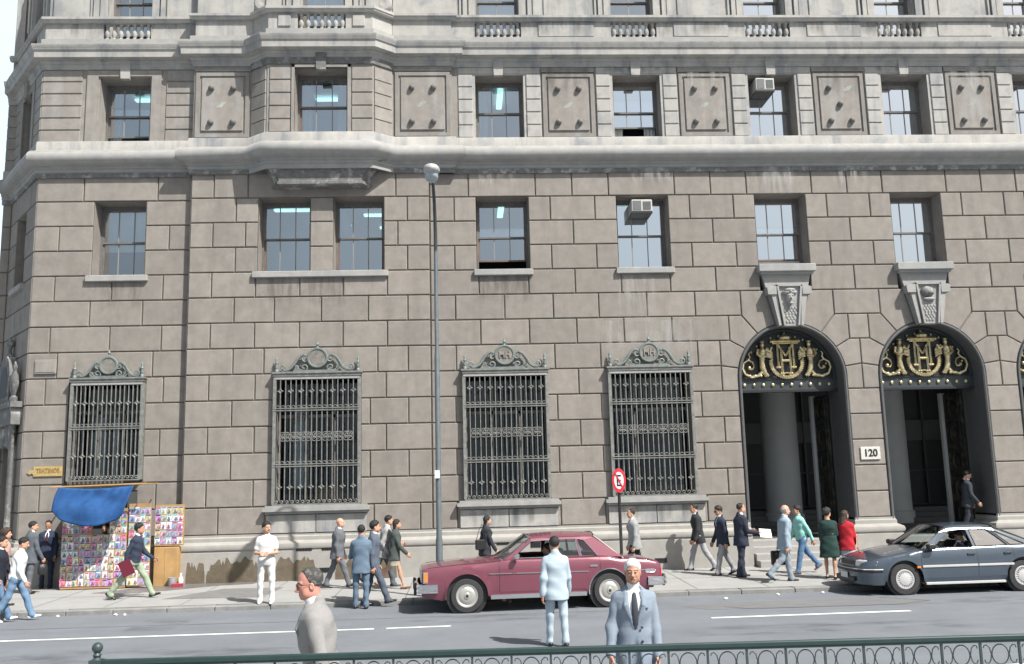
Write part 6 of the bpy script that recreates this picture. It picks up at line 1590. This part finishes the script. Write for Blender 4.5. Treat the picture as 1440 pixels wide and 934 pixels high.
    # wheels
    for q in xw:
        for sd in (1,-1):
            yo=sd*s['track']; mb=MB()
            pr=[(rw-.11,-.09),(rw-.02,-.095),(rw-.003,-.075),(rw,-.04),(rw,.04),(rw-.003,.07),(rw-.02,.088),(rw-.105,.092),(rw-.125,.07)]
            mb.lathe([(r_,h*sd) for r_,h in pr],(q,yo,rw),36,axis='y'); wl=mb.build('wheel',[M['tyre']],root,smooth=40)
            hb_=MB(); rr=rw-(.115 if s['chrome'] else .128)
            if s['chrome']: hp_=[(rr+.005,.075),(rr,.088),(rr-.02,.085),(rr-.045,.072),(rr-.075,.088),(rr-.10,.10),(.065,.098),(.055,.115),(.02,.12),(.005,.12)]
            else: hp_=[(rr+.005,.08),(rr,.092),(rr-.02,.094),(rr-.025,.082),(rr-.07,.080),(rr-.075,.094),(.06,.106),(.02,.108),(.005,.108)]
            hb_.lathe([(r_,h*sd) for r_,h in hp_],(q,yo,rw),36,axis='y')
            if not s['chrome']:
                for k in range(22):
                    a=2*math.pi*k/22; c_,s_=math.cos(a),math.sin(a); hb_.tube([(q+(rr-.078)*c_,yo+sd*.088,rw+(rr-.078)*s_),(q+(rr-.02)*c_,yo+sd*.088,rw+(rr-.02)*s_)],.008,4)
            hb_.build('hubcap',[M['hub'] if s['chrome'] else M['hubw']],wl,smooth=40)
            if s['chrome']:
                cb=MB(); cb.lathe([(.03,.121*sd),(.02,.126*sd),(.002,.127*sd)],(q,yo,rw),14,axis='y'); cb.build('hub_badge',[M['trimblk']],wl)
    return root,I

red=dict(x0=-2.58,x1=2.36,wheels=(1.46,-1.46),arch=.425,r=.335,track=.70,crease=.66,seams=(.80,-.335,-1.28),doors={'f':(-.33,.794),'r':(-1.274,-.34)},handle=.83,chrome=True,
 zt=[(-2.58,.80),(-2.54,.855),(-2.40,.895),(-1.75,.945),(-1.5,1.0),(.65,1.0),(.9,.965),(1.6,.93),(2.2,.885),(2.33,.86),(2.36,.82)],
 w=[(-2.58,.70),(-2.5,.765),(-2.2,.79),(-1,.82),(1.0,.82),(1.9,.80),(2.28,.775),(2.36,.75)],
 zb=[(-2.58,.46),(-2.3,.34),(-1.9,.27),(1.9,.25),(2.2,.30),(2.36,.34)],
 crown=[(-2.58,.01),(-2.2,.035),(0,.05),(1.2,.05),(2.2,.03),(2.36,.012)],cab=(-1.78,.72),
 paint=paint('paint_plum_red',(.195,.058,.085),.27,.2),
 green=dict(zr=1.40,hr=.60,outer=[(.70,1.0),(.12,1.385),(-.2,1.405),(-.8,1.405),(-1.18,1.385),(-1.76,.985)],holes=[[(.52,1.025),(.11,1.335),(-.27,1.36),(-.29,1.025)],[(-.375,1.025),(-.365,1.36),(-.80,1.36),(-.86,1.025)],[(-.905,1.025),(-.845,1.355),(-.98,1.335),(-1.24,1.025)]],open=(0,),fx=.13,rx=-1.2,arc=.03,bow=.10,seat=-.16,glass=M['carglass'],frame=None))
red['green']['frame']=red['paint']
redcar,I_=car('red_sedan',(1.33,-4.90,ZR),R(180+4.),'plum red four door sedan with chrome trim stopped at the kerb',red); redcar.scale=(.985,1,1)
wI=lambda x: I_('w',x)
for sd in (1,-1):
    mb=MB(); mb.tube([(-1.03,sd*(.822),.725),(.2,sd*.826,.735),(.80,sd*.826,.74),(1.02,sd*.822,.742)],.012,4); mb.tube([(-2.45,sd*.775,.70),(-1.90,sd*.805,.72)],.012,4); mb.build('side_trim',[M['chrome']],redcar)
    mb=MB(); mb.box(-.98,.98,sd*.79-.02,sd*.79+.02,.255,.335); mb.build('sill_trim',[M['chrome']],redcar)
    mb=MB(); mb.bbox(2.235,2.335,sd*.765-.02,sd*.765+.014,.60,.82,.004); la=mb.build('corner_lamp',[M['chrome']],redcar); mb=MB(); mb.bbox(2.25,2.32,sd*.765-.02,sd*.765+.022,.625,.795,.004); mb.build('lens',[M['amber']],la)
    mb=MB(); mb.bbox(-2.42,-2.22,sd*.78-.02,sd*.78+.018,.66,.73,.004); mb.build('side_marker',[M['chrome']],redcar)
    for q in (1.46,-1.46):
        mb=MB(); mb.tube([(q+.43*math.cos(R(a)),sd*(wI(q)*1.012+.004),.335+.43*math.sin(R(a))) for a in range(-8,189,9)],.011,5); mb.build('arch_trim',[M['chrome'] if q<0 else red['paint']],redcar,smooth=60)
    mb=MB(); mb.tube([(.44,sd*.78,1.03),(.44,sd*.86,1.05)],.012,5); mb.bbox(.40,.50,sd*.90-.06,sd*.90+.05,1.02,1.12,.012); mb.build('door_mirror',[M['chrome']],redcar)
    mb=MB(); mb.bbox(-2.585,-2.56,sd*.55-.17,sd*.55+.17,.56,.74,.006); mb.build('tail_lamp',[M['red']],redcar)
    mb=MB(); mb.bbox(2.34,2.375,sd*.56-.14,sd*.56+.14,.62,.80,.008); mb.build('headlamp',[M['lens']],redcar)
mb=MB(); mb.bbox(2.35,2.372,-.40,.40,.56,.80,.005)
for k in range(15): mb.box(2.372,2.382,-.38+k*.054,-.365+k*.054,.57,.79)
mb.build('radiator_grille',[M['chrome']],redcar)
for e,sg in ((2.44,1),(-2.66,-1)):
    mb=MB(); pts=[]
    path=[(e-sg*.40,.80),(e-sg*.08,.79),(e,.70),(e+sg*.035,0),(e,-.70),(e-sg*.08,-.79),(e-sg*.40,-.80)]
    mb.loft([[(x,y,z) for (x,y) in [(px+sg*o*(1 if abs(py)<.75 else .3),py+(o*.6 if py>.75 else -o*.6 if py<-.75 else 0)) for px,py in path]] for o,z in ((-.03,.40),(.02,.41),(.03,.45),(.012,.49),(.03,.53),(.02,.57),(-.03,.58))],0,False,closed=False)
    mb.build('bumper',[M['chrome']],redcar,smooth=50)
    for sd in (1,-1):
        mb=MB(); mb.bbox(e-.01+sg*.03,e+.05+sg*.03,sd*.52-.035,sd*.52+.035,.36,.60,.012); mb.build('overrider',[M['trimblk']],redcar)
mb=MB(); mb.tube([(.35,-.2,1.0),(.05,-.18,1.30)],.02,5); mb.bbox(.0,.03,-.13,.13,1.27,1.34,.008); mb.build('rear_view_mirror',[M['trimblk']],redcar)

blue=dict(x0=-2.30,x1=2.13,wheels=(1.29,-1.29),arch=.385,r=.325,track=.70,crease=.60,seams=(.92,-.30,-1.10),doors={'f':(-.295,.914),'r':(-1.094,-.305)},handle=.80,chrome=False,
 zt=[(-2.30,.72),(-2.24,.86),(-2.1,.93),(-1.6,.965),(-.5,.95),(.75,.925),(1.1,.885),(1.7,.78),(2.0,.70),(2.09,.66),(2.13,.60)],
 w=[(-2.30,.66),(-2.2,.76),(-1.9,.80),(-1,.83),(.9,.83),(1.6,.81),(1.9,.765),(2.06,.69),(2.13,.62)],
 zb=[(-2.30,.36),(-2.0,.26),(-1.6,.22),(1.6,.21),(2.0,.22),(2.13,.26)],
 crown=[(-2.30,.01),(-2.0,.04),(0,.05),(.9,.06),(1.8,.05),(2.13,.015)],cab=(-1.62,.85),
 paint=paint('paint_slate_blue',(.085,.11,.142),.2,.4),
 green=dict(zr=1.335,hr=.585,outer=[(.84,.92),(.40,1.25),(.18,1.325),(-.4,1.34),(-.78,1.315),(-1.66,.955)],holes=[[(.60,.955),(.16,1.28),(-.20,1.30),(-.255,.955)],[(-.325,.955),(-.27,1.30),(-.66,1.29),(-1.02,.965)],[(-1.08,.97),(-.74,1.27),(-.84,1.25),(-1.42,.975)]],open=(0,),fx=.22,rx=-.82,arc=.035,bow=.12,seat=-.08,glass=M['carglassb'],frame=None))
blue['green']['frame']=blue['paint']
bluecar,I_=car('blue_sedan',(10.36,-4.40,ZR),R(180+1.),'slate blue modern sedan waiting by the entrance, cut by the frame edge',blue)
for sd in (1,-1):
    mb=MB(); mb.bbox(-1.08,-.31,sd*.836-.01,sd*.836+.010,.555,.60,.004); mb.bbox(-.29,.91,sd*.836-.01,sd*.836+.010,.555,.60,.004); mb.build('side_trim',[M['hubw']],bluecar)
    mb=MB(); mb.bbox(-.88,.85,sd*.80-.012,sd*.80+.014,.20,.25,.006); mb.build('sill_trim',[M['hubw']],bluecar)
    mb=MB(); mb.bbox(.95,1.03,sd*.832-.01,sd*.832+.008,.545,.585,.004); mb.build('side_marker',[M['amber']],bluecar)
    mb=MB(); mb.bbox(.62,.80,sd*.90-.10,sd*.90+.04,.92,1.03,.02); mb.tube([(.70,sd*.80,.94),(.70,sd*.86,.96)],.03,6); mb.build('door_mirror',[M['trimblk']],bluecar)
    mb=MB(); g=[]
    for t in np.linspace(0,1,7):
        x=2.135-.27*t**2.2; y=.36+.40*t; g.append([(x,sd*y,.585),(x+.012,sd*(y+.005*t),.62),(x-.005-.03*t,sd*(y-.0),.70+.0*t),(x-.10,sd*(y-.03),.715)])
    mb.loft(g,0,False,closed=False); mb.build('headlamp',[M['lens']],bluecar,smooth=50)
    mb=MB(); mb.bbox(-2.31,-2.26,sd*.55-.18,sd*.55+.18,.62,.80,.008); mb.build('tail_lamp',[M['red']],bluecar)
mb=MB(); mb.bbox(2.115,2.15,-.36,.36,.60,.69,.008); mb.build('radiator_grille',[M['trimblk']],bluecar)
path=[(1.74,.80),(1.92,.765),(2.10,.65),(2.20,.40),(2.225,0),(2.20,-.40),(2.10,-.65),(1.92,-.765),(1.74,-.80)]
def bumper(z): 
    return [[(px*(1 if 1 else 0)+o*.7,py*(1+o*.8),zz) for px,py in path] for o,zz in z]
mb=MB(); mb.loft(bumper(((-.04,.21),(.0,.23),(.01,.30),(.012,.40),(.02,.44),(.012,.50),(.0,.555),(-.05,.565))),0,False,closed=False); fb=mb.build('bumper',[blue['paint']],bluecar,smooth=50)
mb=MB(); mb.loft(bumper(((.018,.475),(.030,.485),(.030,.515),(.012,.525))),0,False,closed=False); mb.build('bumper_strip',[M['trimblk']],fb); mb=MB(); mb.loft(bumper(((.012,.525),(.024,.530),(.012,.545))),0,False,closed=False); mb.build('bright_strip',[M['hubw']],fb)
mb=MB(); mb.bbox(2.215,2.245,-.45,.45,.27,.37,.01); mb.build('air_intake',[M['trimblk']],fb); mb=MB(); mb.bbox(2.245,2.26,-.17,.17,.33,.45,.004); mb.build('number_plate',[M['plate']],bluecar)
mb=MB(); mb.loft([[(-px-.16,py,zz) for px,py in path] for zz in (.24,.40,.55)],0,False,closed=False); mb.build('bumper',[blue['paint']],bluecar,smooth=50)
mb=MB(); mb.bbox(.20,.23,-.12,.12,1.24,1.30,.008); mb.build('rear_view_mirror',[M['trimblk']],bluecar)
def driver(carobj,x,y,lab,**k):
    p=Vector((x,y,0)); p.rotate(carobj.rotation_euler)
    person(carobj.location.x+p.x,carobj.location.y+p.y,ZR,math.degrees(carobj.rotation_euler.z),1.66,lab,dict(lt=86,lk=34,rt=82,rk=32,la=38,le=38,ra=40,re=36,lean=-10,seat=.50),seated=True,**k)
driver(redcar,-.17,.36,'dark haired driver sitting at the wheel of the plum red sedan',top=(.03,.03,.035),legs=(.04,.04,.05),topkind='sweater',skin=1,hair='full',haircol='black',shirt=(.1,.1,.1))
driver(bluecar,-.10,.36,'driver in a navy suit and white shirt looking down inside the slate blue car',top=(.02,.026,.05),legs=(.02,.025,.05),skin=3,hp=20,haircol='black',tie=None)
# ================================================================ CAMERA, LIGHT
f,yaw,pit,rol=1300.,.0513368,.1586653,-.0251364
fw_=Vector((math.sin(yaw)*math.cos(pit),math.cos(yaw)*math.cos(pit),math.sin(pit)))
r0=Vector((math.cos(yaw),-math.sin(yaw),0)); u0=r0.cross(fw_)
r2=math.cos(rol)*r0+math.sin(rol)*u0; u2=-math.sin(rol)*r0+math.cos(rol)*u0
cam=bpy.data.cameras.new('camera'); co=bpy.data.objects.new('camera',cam); COL.objects.link(co)
cam.sensor_fit='HORIZONTAL'; cam.sensor_width=36; cam.lens=36*f/1440; cam.clip_end=2000; cam.clip_start=.05
co.matrix_world=Matrix(((r2.x,u2.x,-fw_.x,0),(r2.y,u2.y,-fw_.y,-24.66626),(r2.z,u2.z,-fw_.z,2.38482),(0,0,0,1)))
S.camera=co
sun_dir=Vector((1.0,-1.0,1.68)).normalized()
el=math.asin(sun_dir.z); az=math.atan2(sun_dir.x,sun_dir.y)
w=bpy.data.worlds.new('World'); S.world=w; w.use_nodes=True; nt=w.node_tree
sky=nt.nodes.new('ShaderNodeTexSky'); sky.sky_type='NISHITA'; sky.sun_disc=False; sky.sun_elevation=el; sky.sun_rotation=az
sky.air_density=1.2; sky.dust_density=6.; sky.ozone_density=1.
bg=nt.nodes['Background']; bg.inputs[1].default_value=.05; nt.links.new(sky.outputs[0],bg.inputs[0])
# a bank of bright thin cloud low in the sky behind the building; a fainter front part is added to brighten window reflections
N=nt.nodes; tcw=N.new('ShaderNodeTexCoord'); sp=N.new('ShaderNodeSeparateXYZ'); nt.links.new(tcw.outputs['Generated'],sp.inputs[0])
def mr(src,a,b,c=0.,d=1.):
    m=N.new('ShaderNodeMapRange'); m.interpolation_type='SMOOTHSTEP'
    for i,v in enumerate((a,b,c,d)): m.inputs[i+1].default_value=v
    nt.links.new(src,m.inputs[0]); return m.outputs[0]
def mul(a,b):
    m=N.new('ShaderNodeMath'); m.operation='MULTIPLY'; nt.links.new(a,m.inputs[0]); nt.links.new(b,m.inputs[1]); return m.outputs[0]
nz=N.new('ShaderNodeTexNoise'); nz.inputs['Scale'].default_value=2.2; nz.inputs['Detail'].default_value=5; nt.links.new(tcw.outputs['Generated'],nz.inputs[0])
fac=mul(mul(mr(sp.outputs[1],-.25,.35,.34,1.),mr(sp.outputs[2],.75,.42)),mr(nz.outputs[0],.25,.5,.45,1.))
cb=N.new('ShaderNodeBackground'); cb.inputs[0].default_value=(.68,.86,1.,1); cb.inputs[1].default_value=.92
mxs=N.new('ShaderNodeMixShader'); nt.links.new(fac,mxs.inputs[0]); nt.links.new(bg.outputs[0],mxs.inputs[1]); nt.links.new(cb.outputs[0],mxs.inputs[2]); nt.links.new(mxs.outputs[0],nt.nodes['World Output'].inputs[0])
sl=bpy.data.lights.new('sun','SUN'); sl.energy=5.; sl.angle=R(.5); sl.color=(1.,.965,.91)
so=bpy.data.objects.new('sun',sl); COL.objects.link(so); so.rotation_euler=sun_dir.to_track_quat('Z','Y').to_euler()
S.view_settings.view_transform='Standard'; S.view_settings.look='None'; S.view_settings.gamma=1; S.view_settings.use_curve_mapping=False
S.view_settings.exposure=.60
S.render.engine='CYCLES'; S.cycles.max_bounces=6; S.cycles.transparent_max_bounces=12; S.cycles.use_denoising=True
